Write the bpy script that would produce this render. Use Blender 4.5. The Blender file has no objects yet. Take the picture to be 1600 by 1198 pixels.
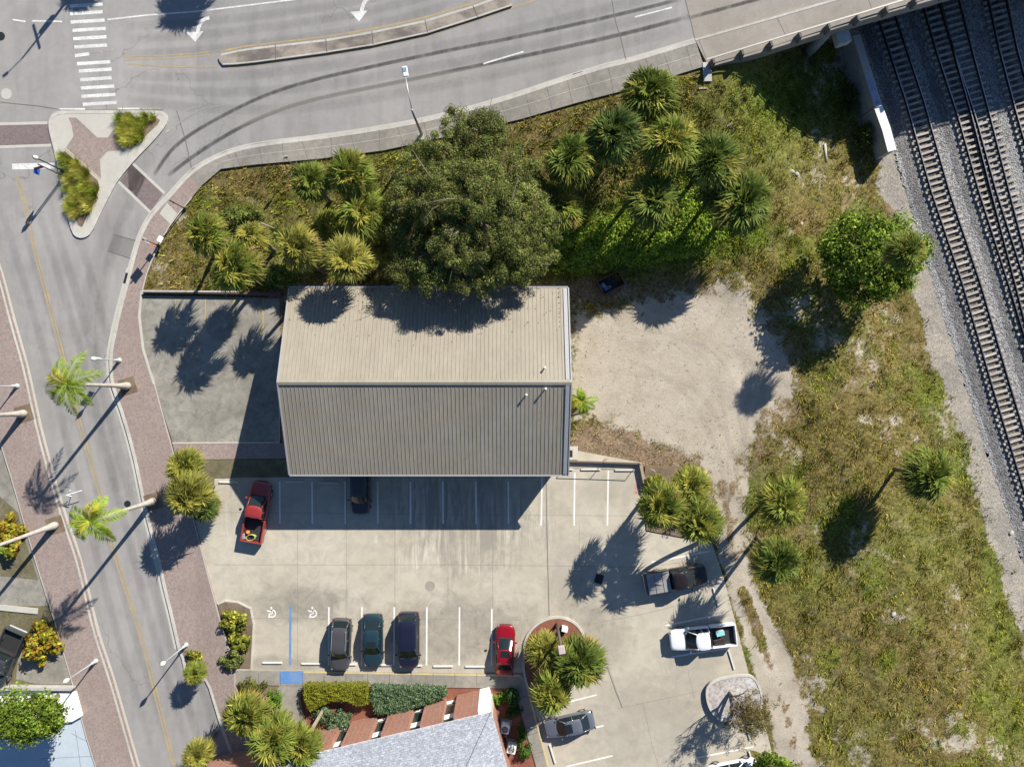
import bpy, bmesh, math, random
import numpy as np
from mathutils import Vector, Matrix
R = math.radians
S = bpy.context.scene
COL = S.collection
random.seed(7); rng = np.random.default_rng(11)

# ---------------------------------------------------------------- camera, sky, sun, exposure
H = 65.0           # flying height in metres, lens straight down
PPM = 17.0         # photograph pixels per metre on the ground
cam_d = bpy.data.cameras.new('camera'); cam = bpy.data.objects.new('camera', cam_d); COL.objects.link(cam)
cam.location = (0, 0, H); cam.rotation_euler = (0, 0, 0)
cam_d.sensor_width = 36; cam_d.lens = 36 * H / (1600 / PPM)
cam_d.clip_end = 3000
S.camera = cam
w = bpy.data.worlds.new("World"); S.world = w; w.use_nodes = True
nt = w.node_tree; bg = nt.nodes['Background']
sky = nt.nodes.new('ShaderNodeTexSky'); sky.sky_type = 'NISHITA'; sky.sun_disc = False
SUN_EL = math.atan(1 / 1.5); SUN_AZ = math.atan2(0.6, 0.8)   # clockwise from north (+y)
sky.sun_elevation = SUN_EL; sky.sun_rotation = SUN_AZ
sky.ozone_density = 6.0; sky.dust_density = .3; sky.air_density = 1.0
nt.links.new(sky.outputs[0], bg.inputs[0]); bg.inputs[1].default_value = 0.065
sd = bpy.data.lights.new('sun', 'SUN'); sd.energy = 5.0; sd.angle = R(0.5); sd.color = (1.0, 0.94, 0.85)
so = bpy.data.objects.new('sun', sd); COL.objects.link(so)
to_sun = Vector((0.6 * math.cos(SUN_EL), 0.8 * math.cos(SUN_EL), math.sin(SUN_EL)))
so.rotation_euler = to_sun.to_track_quat('Z', 'Y').to_euler(); so.location = (30, 40, 60)
S.view_settings.view_transform = 'Standard'; S.view_settings.look = 'None'
S.view_settings.exposure = 0.92; S.view_settings.gamma = 1

# ---------------------------------------------------------------- measuring helpers
KN = [(-400, 0), (-29, 0), (17, 3.8), (36, 5.9), (60, 7.4), (400, 7.4)]   # height of the climbing road along x
def zr(x):
    return float(np.interp(x, [k[0] for k in KN], [k[1] for k in KN]))
def W(px, py, z=0.0):
    k = (H - z) / H / PPM
    return Vector(((px - 800) * k, (599 - py) * k, z))
def WR(px, py, dz=0.0):          # a point on the climbing road
    z = 0.0
    for _ in range(8):
        p = W(px, py, z); z = zr(p.x) + dz
    return Vector((p.x, p.y, z))
def sstep(a, b, x):
    t = np.clip((x - a) / (b - a), 0, 1); return t * t * (3 - 2 * t)
EDGE = [(300, 300), (345, 265), (400, 258), (500, 250), (600, 236), (700, 214), (815, 186), (900, 161), (985, 139), (1100, 106)]
_e = [WR(*p) for p in EDGE]
EX = np.array([p.x for p in _e] + [60.0]); EY = np.array([p.y for p in _e] + [_e[-1].y + 12])
RZ = -2.2
ra, rb = W(1392, 240, RZ), W(1592, 880, RZ)
rd = (rb - ra).normalized(); rn = Vector((-rd.y, rd.x, 0))
if rn.x < 0: rn = -rn
def terrain(x, y):
    x = np.asarray(x, float); y = np.asarray(y, float)
    s = (x - ra.x) * rn.x + (y - ra.y) * rn.y
    base = RZ * sstep(-13, -1.5, s)
    z = np.interp(x, [k[0] for k in KN], [k[1] for k in KN])
    d = np.interp(x, EX, EY) - y
    wd = 4.4 * z + 2.5
    t_ = np.clip((d / wd - .06) / .94, 0, 1); e = z * (1 - .55 * t_ - .45 * sstep(0, 1, t_)) * (1 - sstep(17.4, 27, x))
    t = base + e
    bump = 0.10 * np.sin(x * 0.9 + 1.3 * np.sin(y * 0.55)) * np.sin(y * 0.8 + x * 0.2) * sstep(17, 22, x) * (1 - sstep(-3, -1, s))
    bump = bump * sstep(2, 6, d)
    return t + bump - 0.05
def G(px, py):                    # ground point seen at a pixel
    z = 0.0
    for _ in range(10):
        p = W(px, py, z); z = float(terrain(p.x, p.y))
    return Vector((p.x, p.y, z))

# ---------------------------------------------------------------- naming helpers
def tag(o, label=None, cat=None, group=None, kind=None):
    if label: o['label'] = label
    if cat: o['category'] = cat
    if group: o['group'] = group
    if kind: o['kind'] = kind
    return o
def empty(name, loc=(0, 0, 0), rz=0.0, label=None, cat=None, group=None):
    o = bpy.data.objects.new(name, None); COL.objects.link(o); o.location = loc; o.rotation_euler = (0, 0, rz)
    o.empty_display_size = 0.3
    return tag(o, label, cat, group)
def copy_tree(o, parent=None):
    c = o.copy(); COL.objects.link(c); c.parent = parent
    for ch in [q for q in o.children]: copy_tree(ch, c)
    return c

# ---------------------------------------------------------------- mesh builder
class MB:
    def __init__(s): s.v = []; s.f = []; s.mi = []; s.m = 0
    def add(s, vs, fs):
        n = len(s.v); s.v += [tuple(p) for p in vs]
        for f in fs: s.f.append(tuple(i + n for i in f)); s.mi.append(s.m)
        return s
    def box(s, c, d, rz=0, bev=0, taper=1.0):
        hx, hy, hz = d[0] / 2, d[1] / 2, d[2] / 2; cr, sr = math.cos(rz), math.sin(rz)
        if bev:
            b = min(bev, hx * .9, hy * .9, hz * .9)
            rings = []
            for z, o in ((-hz, b), (-hz + b, 0), (hz - b, 0), (hz, b)):
                x, y = hx - o, hy - o
                t = taper if z > 0 else 1
                x *= t; y *= t
                rings.append([(-x + (b if not o else 0), -y), (x - (b if not o else 0), -y), (x, -y + (b if not o else 0)), (x, y - (b if not o else 0)),
                              (x - (b if not o else 0), y), (-x + (b if not o else 0), y), (-x, y - (b if not o else 0)), (-x, -y + (b if not o else 0))])
                rings[-1] = [(p[0], p[1], z) for p in rings[-1]]
            vs = [p for r in rings for p in r]; fs = []
            for k in range(3):
                for i in range(8):
                    j = (i + 1) % 8; fs.append((k * 8 + i, k * 8 + j, k * 8 + 8 + j, k * 8 + 8 + i))
            fs.append(tuple(range(7, -1, -1))); fs.append(tuple(range(24, 32)))
        else:
            t = taper
            vs = [(-hx, -hy, -hz), (hx, -hy, -hz), (hx, hy, -hz), (-hx, hy, -hz), (-hx * t, -hy * t, hz), (hx * t, -hy * t, hz), (hx * t, hy * t, hz), (-hx * t, hy * t, hz)]
            fs = [(0, 3, 2, 1), (4, 5, 6, 7), (0, 1, 5, 4), (1, 2, 6, 5), (2, 3, 7, 6), (3, 0, 4, 7)]
        vs = [(c[0] + x * cr - y * sr, c[1] + x * sr + y * cr, c[2] + z) for x, y, z in vs]
        return s.add(vs, fs)
    def tube(s, pts, rad, n=8, cap=True):
        pts = [Vector(p) for p in pts]
        if not hasattr(rad, '__len__'): rad = [rad] * len(pts)
        vs = []; fs = []
        for i, p in enumerate(pts):
            a = pts[max(0, i - 1)]; b = pts[min(len(pts) - 1, i + 1)]; d = (b - a)
            d = d.normalized() if d.length > 1e-9 else Vector((0, 0, 1))
            u = d.cross(Vector((0, 0, 1)) if abs(d.z) < .95 else Vector((0, 1, 0))).normalized(); v = d.cross(u)
            for k in range(n):
                t = 2 * math.pi * k / n; vs.append(p + (u * math.cos(t) + v * math.sin(t)) * rad[i])
        for i in range(len(pts) - 1):
            for k in range(n):
                j = (k + 1) % n; fs.append((i * n + k, i * n + j, i * n + n + j, i * n + n + k))
        if cap: fs.append(tuple(range(n - 1, -1, -1))); fs.append(tuple(range((len(pts) - 1) * n, len(pts) * n)))
        return s.add(vs, fs)
    def lathe(s, c, prof, n=16):
        vs = []; fs = []
        for (r, z) in prof:
            for k in range(n):
                t = 2 * math.pi * k / n; vs.append((c[0] + r * math.cos(t), c[1] + r * math.sin(t), c[2] + z))
        for i in range(len(prof) - 1):
            for k in range(n):
                j = (k + 1) % n; fs.append((i * n + k, i * n + j, i * n + n + j, i * n + n + k))
        if prof[0][0] > 1e-3: fs.append(tuple(range(n - 1, -1, -1)))
        if prof[-1][0] > 1e-3: fs.append(tuple(range((len(prof) - 1) * n, len(prof) * n)))
        return s.add(vs, fs)
    def poly(s, pts, z0, z1):      # vertical prism over a plan outline
        n = len(pts); ar = sum(pts[i][0] * pts[(i + 1) % n][1] - pts[(i + 1) % n][0] * pts[i][1] for i in range(n))
        if ar < 0: pts = pts[::-1]
        vs = [(p[0], p[1], z0) for p in pts] + [(p[0], p[1], z1) for p in pts]
        fs = [tuple(range(n, 2 * n)), tuple(range(n - 1, -1, -1))] + [(i, (i + 1) % n, n + (i + 1) % n, n + i) for i in range(n)]
        return s.add(vs, fs)
    def build(s, name, mats, parent=None, smooth=False, sub=0, bevel=0):
        me = bpy.data.meshes.new(name); me.from_pydata(s.v, [], s.f)
        for m in (mats if isinstance(mats, (list, tuple)) else [mats]): me.materials.append(m)
        me.polygons.foreach_set('material_index', s.mi)
        if smooth: me.polygons.foreach_set('use_smooth', [True] * len(s.f))
        me.update()
        o = bpy.data.objects.new(name, me); COL.objects.link(o)
        if parent is not None: o.parent = parent
        if sub:
            md = o.modifiers.new('sub', 'SUBSURF'); md.levels = sub; md.render_levels = sub
        if bevel:
            md = o.modifiers.new('bev', 'BEVEL'); md.width = bevel; md.segments = 2; md.limit_method = 'ANGLE'
        return o

def np_mesh(name, V, F, C=None, mat=None, parent=None, smooth=False):
    me = bpy.data.meshes.new(name); nv = len(V); nf, k = F.shape
    me.vertices.add(nv); me.vertices.foreach_set('co', np.ascontiguousarray(V, dtype=np.float32).ravel())
    me.loops.add(nf * k); me.loops.foreach_set('vertex_index', np.ascontiguousarray(F, dtype=np.int32).ravel())
    me.polygons.add(nf); me.polygons.foreach_set('loop_start', np.arange(0, nf * k, k, dtype=np.int32))
    me.polygons.foreach_set('loop_total', np.full(nf, k, dtype=np.int32))
    me.update(calc_edges=True)
    if smooth: me.polygons.foreach_set('use_smooth', np.ones(nf, dtype=bool))
    if C is not None:
        at = me.attributes.new('col', 'FLOAT_COLOR', 'POINT')
        cc = np.ones((nv, 4), dtype=np.float32); cc[:, :C.shape[1]] = C; at.data.foreach_set('color', cc.ravel())
    if mat: me.materials.append(mat)
    o = bpy.data.objects.new(name, me); COL.objects.link(o)
    if parent is not None: o.parent = parent
    return o

# flat sheets and slabs given in plan, draped on the climbing road
def _finish(bm, name, mat, zoff, thick, kind, parent, flat):
    if not flat:
        for k in KN[1:-1]:
            bmesh.ops.bisect_plane(bm, geom=bm.verts[:] + bm.edges[:] + bm.faces[:], plane_co=(k[0], 0, 0), plane_no=(1, 0, 0), dist=1e-5)
    for v in bm.verts: v.co.z = (flat if flat else zr(v.co.x)) + zoff if not isinstance(flat, float) else flat + zoff
    for f in bm.faces:
        f.normal_update()
        if f.normal.z < 0: f.normal_flip()
    if thick:
        be = [e for e in bm.edges if e.is_boundary]
        r = bmesh.ops.extrude_edge_only(bm, edges=be)
        for v in r['geom']:
            if isinstance(v, bmesh.types.BMVert): v.co.z -= thick
        bmesh.ops.recalc_face_normals(bm, faces=bm.faces)
        if sum(f.normal.z * f.calc_area() for f in bm.faces) < 0: bmesh.ops.reverse_faces(bm, faces=bm.faces)
    me = bpy.data.meshes.new(name); bm.to_mesh(me); bm.free(); me.materials.append(mat)
    o = bpy.data.objects.new(name, me); COL.objects.link(o)
    if parent is not None: o.parent = parent
    if kind: o['kind'] = kind
    return o
def pw(pts, flat=None, zoff=0):
    return [W(p[0], p[1], flat) if isinstance(flat, float) else WR(p[0], p[1], zoff) for p in pts]
def sheet(name, polys, mat, zoff=0.0, thick=0, kind='structure', parent=None, flat=None):
    if not isinstance(polys[0][0], (tuple, list)): polys = [polys]
    bm = bmesh.new()
    for pts in polys:
        q = pw(pts, flat, zoff)
        f = bm.faces.new([bm.verts.new((p.x, p.y, 0)) for p in q])
    bmesh.ops.triangulate(bm, faces=bm.faces[:])
    return _finish(bm, name, mat, zoff, thick, kind, parent, flat)
def smoothpts(pts, n=3, closed=False):
    for _ in range(n):
        out = []
        m = len(pts)
        rngi = range(m) if closed else range(m - 1)
        if not closed: out.append(pts[0])
        for i in rngi:
            a, b = pts[i], pts[(i + 1) % m]
            out.append((a[0] * .75 + b[0] * .25, a[1] * .75 + b[1] * .25)); out.append((a[0] * .25 + b[0] * .75, a[1] * .25 + b[1] * .75))
        if not closed: out.append(pts[-1])
        pts = out
    return pts
def offset_line(q, d, closed=False):
    out = []; n = len(q)
    for i in range(n):
        a = q[(i - 1) % n] if (closed or i > 0) else q[i]; b = q[(i + 1) % n] if (closed or i < n - 1) else q[i]
        t = Vector((b[0] - a[0], b[1] - a[1])); t = t.normalized() if t.length > 1e-9 else Vector((1, 0))
        out.append((q[i][0] - t.y * d, q[i][1] + t.x * d))
    return out
def ribbon(name, lines, width, mat, zoff=0.0, thick=0, kind='structure', parent=None, flat=None, shift=0.0, closed=False, z_for_px=None):
    if not isinstance(lines[0][0], (tuple, list)): lines = [lines]
    bm = bmesh.new()
    for ln in lines:
        q = [(p.x, p.y) for p in pw(ln, flat, zoff)]
        L = offset_line(q, shift + width / 2, closed); Rr = offset_line(q, shift - width / 2, closed)
        vl = [bm.verts.new((*p, 0)) for p in L]; vr = [bm.verts.new((*p, 0)) for p in Rr]
        n = len(q)
        for i in range(n if closed else n - 1):
            j = (i + 1) % n
            bm.faces.new((vr[i], vr[j], vl[j], vl[i]))
    bmesh.ops.triangulate(bm, faces=bm.faces[:])
    return _finish(bm, name, mat, zoff, thick, kind, parent, flat)

# ---------------------------------------------------------------- materials
class NT:
    def __init__(s, name):
        s.m = bpy.data.materials.new(name); s.m.use_nodes = True; s.t = s.m.node_tree
        s.p = s.t.nodes['Principled BSDF']; s.n = s.t.nodes
        tc = s.n.new('ShaderNodeNewGeometry'); s.pos = tc.outputs['Position']
    def obj(s):
        t = s.n.new('ShaderNodeTexCoord'); s.pos = t.outputs['Object']; return s
    def map(s, scale=(1, 1, 1), rot=(0, 0, 0), vec=None):
        m = s.n.new('ShaderNodeMapping'); m.inputs['Scale'].default_value = scale; m.inputs['Rotation'].default_value = rot
        s.t.links.new(vec or s.pos, m.inputs[0]); return m.outputs[0]
    def noise(s, scale, detail=4, rough=.6, vec=None, dist=0):
        n = s.n.new('ShaderNodeTexNoise'); n.inputs['Scale'].default_value = scale; n.inputs['Detail'].default_value = detail
        n.inputs['Roughness'].default_value = rough; n.inputs['Distortion'].default_value = dist
        s.t.links.new(vec or s.pos, n.inputs['Vector']); return n.outputs['Fac']
    def voro(s, scale, feat='F1', vec=None, out='Distance', rnd=1):
        n = s.n.new('ShaderNodeTexVoronoi'); n.feature = feat; n.inputs['Scale'].default_value = scale; n.inputs['Randomness'].default_value = rnd
        s.t.links.new(vec or s.pos, n.inputs['Vector']); return n.outputs[out]
    def ramp(s, fac, stops):
        r = s.n.new('ShaderNodeValToRGB'); cr = r.color_ramp
        while len(cr.elements) < len(stops): cr.elements.new(0.5)
        for e, (p, c) in zip(cr.elements, stops):
            e.position = p; e.color = (*c, 1) if hasattr(c, '__len__') else (c, c, c, 1)
        s.t.links.new(fac, r.inputs[0]); return r.outputs[0]
    def mix(s, fac, a, b, mode='MIX'):
        m = s.n.new('ShaderNodeMix'); m.data_type = 'RGBA'; m.blend_type = mode
        for k, v in ((0, fac), (6, a), (7, b)):
            if hasattr(v, 'links') or isinstance(v, bpy.types.NodeSocket): s.t.links.new(v, m.inputs[k])
            elif k == 0: m.inputs[0].default_value = v
            else: m.inputs[k].default_value = (*v, 1) if hasattr(v, '__len__') else (v, v, v, 1)
        return m.outputs[2]
    def math(s, op, a, b=0.0, c=None, clamp=False):
        m = s.n.new('ShaderNodeMath'); m.operation = op; m.use_clamp = clamp
        for k, v in enumerate((a, b) if c is None else (a, b, c)):
            if isinstance(v, bpy.types.NodeSocket): s.t.links.new(v, m.inputs[k])
            else: m.inputs[k].default_value = v
        return m.outputs[0]
    def ell(s, px, py, rx, ry, soft=.5):
        m = s.n.new('ShaderNodeMapping'); p = W(px, py, 0); kx, ky = PPM / rx, PPM / ry
        m.inputs['Scale'].default_value = (kx, ky, 0); m.inputs['Location'].default_value = (-p.x * kx, -p.y * ky, 0); s.t.links.new(s.pos, m.inputs[0])
        l = s.n.new('ShaderNodeVectorMath'); l.operation = 'LENGTH'; s.t.links.new(m.outputs[0], l.inputs[0])
        d = s.math('ADD', l.outputs['Value'], s.math('MULTIPLY', s.math('SUBTRACT', s.noise(.45, 6, .7, dist=.8), .5), 1.6))
        return s.ramp(s.math('MULTIPLY', d, .5), [(.5 - soft * .5, 1), (.5, 0)])
    def attr(s, name='col'):
        a = s.n.new('ShaderNodeAttribute'); a.attribute_name = name; return a
    def bump(s, h, strength=.4, dist=.05):
        b = s.n.new('ShaderNodeBump'); b.inputs['Strength'].default_value = strength; b.inputs['Distance'].default_value = dist
        s.t.links.new(h, b.inputs['Height']); s.t.links.new(b.outputs[0], s.p.inputs['Normal'])
    def out(s, col, rough=.9, metal=0, spec=None, coat=0):
        if isinstance(col, bpy.types.NodeSocket): s.t.links.new(col, s.p.inputs['Base Color'])
        else: s.p.inputs['Base Color'].default_value = (*col, 1)
        if isinstance(rough, bpy.types.NodeSocket): s.t.links.new(rough, s.p.inputs['Roughness'])
        else: s.p.inputs['Roughness'].default_value = rough
        s.p.inputs['Metallic'].default_value = metal
        if spec is not None: s.p.inputs['Specular IOR Level'].default_value = spec
        s.p.inputs['Coat Weight'].default_value = coat; s.p.inputs['Coat Roughness'].default_value = .05
        return s.m
def mul(c, k): return tuple(min(1, v * k) for v in c)

def m_plain(name, c, rough=.7, metal=0, var=.15, scale=3, spec=None, coat=0):
    n = NT(name).obj(); f = n.noise(scale, 5)
    return n.out(n.mix(f, mul(c, 1 - var), mul(c, 1 + var)), rough, metal, spec, coat)
def m_asphalt():
    n = NT('asphalt')
    big = n.noise(.12, 3); mid = n.noise(1.1, 5, .65); fine = n.noise(22, 3, .8)
    c = n.mix(n.ramp(big, [(.35, 0), (.65, 1)]), (.212, .205, .197), (.258, .249, .238))
    c = n.mix(n.ramp(mid, [(.3, 0), (.7, 1)]), n.mix(.85, c, c), n.mix(1, c, (1.14, 1.13, 1.12), 'MULTIPLY'))
    c = n.mix(.55, c, n.ramp(fine, [(.3, .6), (.7, 1.4)]), 'MULTIPLY')
    tr = n.noise(.9, 4, .6, n.map((.9, .12, 1), (0, 0, R(-15))))
    c = n.mix(n.ramp(tr, [(.45, 0), (.75, .34)]), c, (.125, .12, .115)); c = n.mix(n.ramp(n.noise(.22, 6, .7, dist=1), [(.52, 0), (.7, .25)]), c, (.12, .112, .10))
    dv = n.n.new('ShaderNodeTexNoise'); dv.inputs['Scale'].default_value = .8; n.t.links.new(n.pos, dv.inputs[0])
    vv = n.n.new('ShaderNodeVectorMath'); vv.operation = 'MULTIPLY_ADD'; n.t.links.new(dv.outputs['Color'], vv.inputs[0]); vv.inputs[1].default_value = (2.2, 2.2, 0); n.t.links.new(n.pos, vv.inputs[2])
    e = n.voro(.16, 'DISTANCE_TO_EDGE', vv.outputs[0]); mask = n.ramp(n.noise(.07, 2), [(.5, 0), (.62, .6)])
    cr = n.mix(1, n.ramp(e, [(0.0, .75), (.004, .5), (.007, 0)]), mask, 'MULTIPLY')
    c = n.mix(cr, c, (.05, .05, .05))
    spots = n.ramp(n.voro(1.1), [(.0, .55), (.03, 0)]); c = n.mix(spots, c, (.06, .06, .06))
    n.bump(fine, .25, .01)
    return n.out(c, .88)
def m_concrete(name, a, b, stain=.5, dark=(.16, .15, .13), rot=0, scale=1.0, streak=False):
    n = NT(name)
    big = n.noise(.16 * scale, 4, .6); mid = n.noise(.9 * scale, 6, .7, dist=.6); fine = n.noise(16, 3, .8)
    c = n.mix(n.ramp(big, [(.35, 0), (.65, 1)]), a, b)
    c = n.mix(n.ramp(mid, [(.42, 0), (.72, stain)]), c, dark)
    if streak:
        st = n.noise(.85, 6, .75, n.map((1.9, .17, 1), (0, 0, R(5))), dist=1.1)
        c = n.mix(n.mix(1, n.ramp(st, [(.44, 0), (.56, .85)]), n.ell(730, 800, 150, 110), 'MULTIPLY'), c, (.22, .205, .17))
        c = n.mix(n.mix(1, n.ramp(st, [(.36, .7), (.43, 0)]), n.ell(700, 850, 170, 60), 'MULTIPLY'), c, (.52, .49, .43))
        blot = n.noise(.5, 7, .75, dist=1.2)
        for px, py, rx, ry, k in ((470, 945, 120, 34, .7), (720, 985, 160, 62, .7), (900, 900, 60, 90, .3), (1000, 1130, 130, 90, .32), (430, 1038, 120, 16, .5), (1080, 1050, 60, 60, .3), (930, 1000, 70, 60, .4), (380, 790, 50, 50, .22), (960, 760, 60, 40, .25)):
            c = n.mix(n.mix(1, n.ell(px, py, rx, ry), n.ramp(blot, [(.3, .25), (.62, k * 1.4)]), 'MULTIPLY'), c, (.20, .185, .15))
        c = n.mix(n.mix(1, n.ramp(n.noise(1.8, 7, .8, dist=.5), [(.5, 0), (.66, .55)]), n.ell(925, 960, 75, 40), 'MULTIPLY'), c, (.13, .12, .09))
        c = n.mix(n.mix(1, n.ramp(st, [(.5, 0), (.62, .4)]), n.ell(370, 800, 40, 60), 'MULTIPLY'), c, (.47, .45, .40))
    c = n.mix(.4, c, n.ramp(fine, [(.3, .65), (.7, 1.35)]), 'MULTIPLY')
    sp = n.ramp(n.voro(.8), [(.0, .5), (.04, 0)]); c = n.mix(sp, c, (.12, .11, .1))
    n.bump(fine, .2, .01)
    return n.out(c, .9)
def m_brick(name, c1, c2, mortar, rot, sc=1.0):
    n = NT(name)
    b = n.n.new('ShaderNodeTexBrick'); n.t.links.new(n.map((1, 1, 1), (0, 0, rot)), b.inputs[0])
    b.inputs['Color1'].default_value = (*c1, 1); b.inputs['Color2'].default_value = (*c2, 1); b.inputs['Mortar'].default_value = (*mortar, 1)
    b.inputs['Scale'].default_value = 1.0; b.inputs['Brick Width'].default_value = .24 * sc; b.inputs['Row Height'].default_value = .12 * sc; b.inputs['Mortar Size'].default_value = .008
    f = n.voro(6.5, 'F1', None, 'Color'); g = n.noise(.3, 4); h = n.noise(9, 3, .7)
    c = n.mix(.42, b.outputs[0], n.ramp(f, [(.1, (.52, .5, .56)), (.5, (1, 1, 1)), (.9, (1.35, 1.25, 1.15))]), 'MULTIPLY')
    c = n.mix(n.ramp(g, [(.4, 0), (.75, .5)]), c, mul(c1, .72))
    c = n.mix(.5, c, n.ramp(h, [(.3, .65), (.7, 1.35)]), 'MULTIPLY')
    return n.out(c, .9)
def m_terrain():
    n = NT('ground_cover'); a = n.attr('col'); sp = n.n.new('ShaderNodeSeparateColor'); n.t.links.new(a.outputs['Color'], sp.inputs[0])
    sand, lush, grav = sp.outputs[0], sp.outputs[1], sp.outputs[2]; dry = a.outputs['Alpha']
    f = n.noise(3.2, 7, .8, dist=.4); f2 = n.noise(.35, 6, .7, dist=.8); fine = n.noise(13, 4, .8); mid = n.noise(5, 5, .75); sm_ = n.noise(.5, 7, .7, dist=.6)
    grass = n.mix(n.ramp(f, [(.38, 0), (.62, 1)]), (.026, .026, .006), (.20, .165, .050))
    grass = n.mix(n.ramp(f2, [(.46, 0), (.68, .65)]), grass, n.mix(n.ramp(f, [(.35, 0), (.65, 1)]), (.085, .05, .018), (.24, .165, .065)))
    grass = n.mix(n.ramp(sm_, [(.55, 0), (.72, .75)]), grass, (.25, .20, .14))
    lushc = n.mix(n.ramp(f, [(.35, 0), (.65, 1)]), (.018, .036, .004), (.16, .22, .022))
    c = n.mix(lush, grass, lushc)
    litter = n.mix(n.ramp(mid, [(.35, 0), (.66, 1)]), (.08, .05, .028), (.30, .225, .145))
    dm = n.math('ADD', dry, n.math('MULTIPLY', n.math('SUBTRACT', f, .5), 1.6)); c = n.mix(n.ramp(dm, [(.35, 0), (.65, 1)]), c, litter)
    sc = n.mix(n.ramp(n.noise(.4, 6, .65, dist=.5), [(.35, 0), (.65, 1)]), (.325, .283, .218), (.395, .352, .287))
    sc = n.mix(n.ramp(n.noise(1.3, 7, .78, dist=.4), [(.5, 0), (.75, .6)]), sc, (.235, .195, .145))
    sc = n.mix(n.ramp(n.noise(3, 6, .8, n.map((1, .35, 1), (0, 0, R(25)))), [(.56, 0), (.7, .3)]), sc, (.42, .395, .35))
    sc = n.mix(n.ramp(n.voro(2.6, 'F1', n.map((1, 1.3, 1))), [(.0, .6), (.07, 0)]), sc, (.14, .11, .07))
    sc = n.mix(.35, sc, n.ramp(fine, [(.3, .6), (.7, 1.4)]), 'MULTIPLY')
    c = n.mix(.85, c, n.ramp(fine, [(.34, .25), (.66, 1.75)]), 'MULTIPLY')
    sm = n.math('ADD', sand, n.math('MULTIPLY', n.math('SUBTRACT', n.noise(.9, 9, .84, dist=.3), .5), 2.6)); c = n.mix(n.ramp(sm, [(.38, 0), (.62, 1)]), c, sc)
    gv = n.voro(11, 'F1', None, 'Color'); gc = n.mix(.7, n.mix(n.ramp(n.noise(.35, 5, .7), [(.4, 0), (.6, 1)]), (.335, .30, .245), (.25, .23, .20)), n.ramp(gv, [(.1, .5), (.9, 1.4)]), 'MULTIPLY')
    gm = n.math('ADD', grav, n.math('MULTIPLY', n.math('SUBTRACT', n.noise(.8, 7, .8), .5), 1.9)); c = n.mix(n.ramp(gm, [(.42, 0), (.56, 1)]), c, gc)
    n.bump(n.math('ADD', f, n.math('MULTIPLY', fine, .6)), .55, .12)
    return n.out(c, .95, spec=.2)
def m_ballast(ca=(.185, .185, .19), cb=(.24, .238, .235)):
    n = NT('ballast_stone'); v = n.voro(8, 'F1', None, 'Color'); d = n.voro(8); g = n.noise(.3, 6, .7); h = n.noise(1.3, 6, .75)
    c = n.mix(n.ramp(g, [(.4, 0), (.6, 1)]), ca, cb)
    c = n.mix(n.ramp(h, [(.52, 0), (.72, .4)]), c, (.23, .205, .18))
    c = n.mix(.95, c, n.ramp(v, [(.1, .5), (.9, 1.55)]), 'MULTIPLY'); c = n.mix(.4, c, n.ramp(d, [(0, 1.2), (.7, .6)]), 'MULTIPLY')
    n.bump(d, 1, .08); return n.out(c, .95)
def m_sleeper():
    n = NT('sleeper'); o = n.n.new('ShaderNodeObjectInfo'); f = n.noise(4, 5, .75)
    c = n.mix(n.ramp(o.outputs['Random'], [(0, 0), (1, 1)]), (.29, .265, .22), (.42, .39, .33)); c = n.mix(n.ramp(f, [(.42, 0), (.7, .6)]), c, (.12, .095, .075))
    return n.out(c, .9)
def m_leaf(name, k=1.0, trans=.32, rough=.6):
    n = NT(name); a = n.attr('col'); f = n.noise(1.5, 3)
    c = n.mix(1, a.outputs['Color'], n.ramp(f, [(.3, .8 * k), (.7, 1.2 * k)]), 'MULTIPLY')
    n.out(c, rough, spec=.1); tb = n.n.new('ShaderNodeBsdfTranslucent'); n.t.links.new(c, tb.inputs[0])
    ms = n.n.new('ShaderNodeMixShader'); ms.inputs[0].default_value = trans
    o = n.n['Material Output']; n.t.links.new(n.p.outputs[0], ms.inputs[1]); n.t.links.new(tb.outputs[0], ms.inputs[2]); n.t.links.new(ms.outputs[0], o.inputs[0])
    return n.m
def m_metalroof():
    n = NT('seamed_metal_roof'); f = n.noise(.35, 6, .7, n.map((1, .35, 1))); g = n.noise(2.2, 6, .75, n.map((3, .3, 1))); h = n.noise(.8, 6, .75, dist=.6)
    c = n.mix(n.ramp(f, [(.35, 0), (.65, 1)]), (.246, .222, .172), (.290, .265, .210))
    c = n.mix(n.ramp(g, [(.45, 0), (.75, .6)]), c, (.19, .16, .13))
    c = n.mix(n.ramp(h, [(.55, 0), (.75, .4)]), c, (.25, .19, .145))
    c = n.mix(n.ramp(n.noise(1.1, 5, .8, n.map((1, .5, 1))), [(.6, 0), (.75, .35)]), c, (.33, .31, .27))
    return n.out(c, .55, .0, spec=.18)
def m_worn_paint(name, c, wear=.5, under=(.2, .19, .18)):
    n = NT(name); f = n.noise(7, 6, .8); g = n.noise(.8, 3)
    s = n.math('ADD', f, n.math('MULTIPLY', g, .5))
    return n.out(n.mix(n.ramp(s, [(.78 - wear * .25, 0), (.88 - wear * .15, wear)]), c, under), .8)
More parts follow.
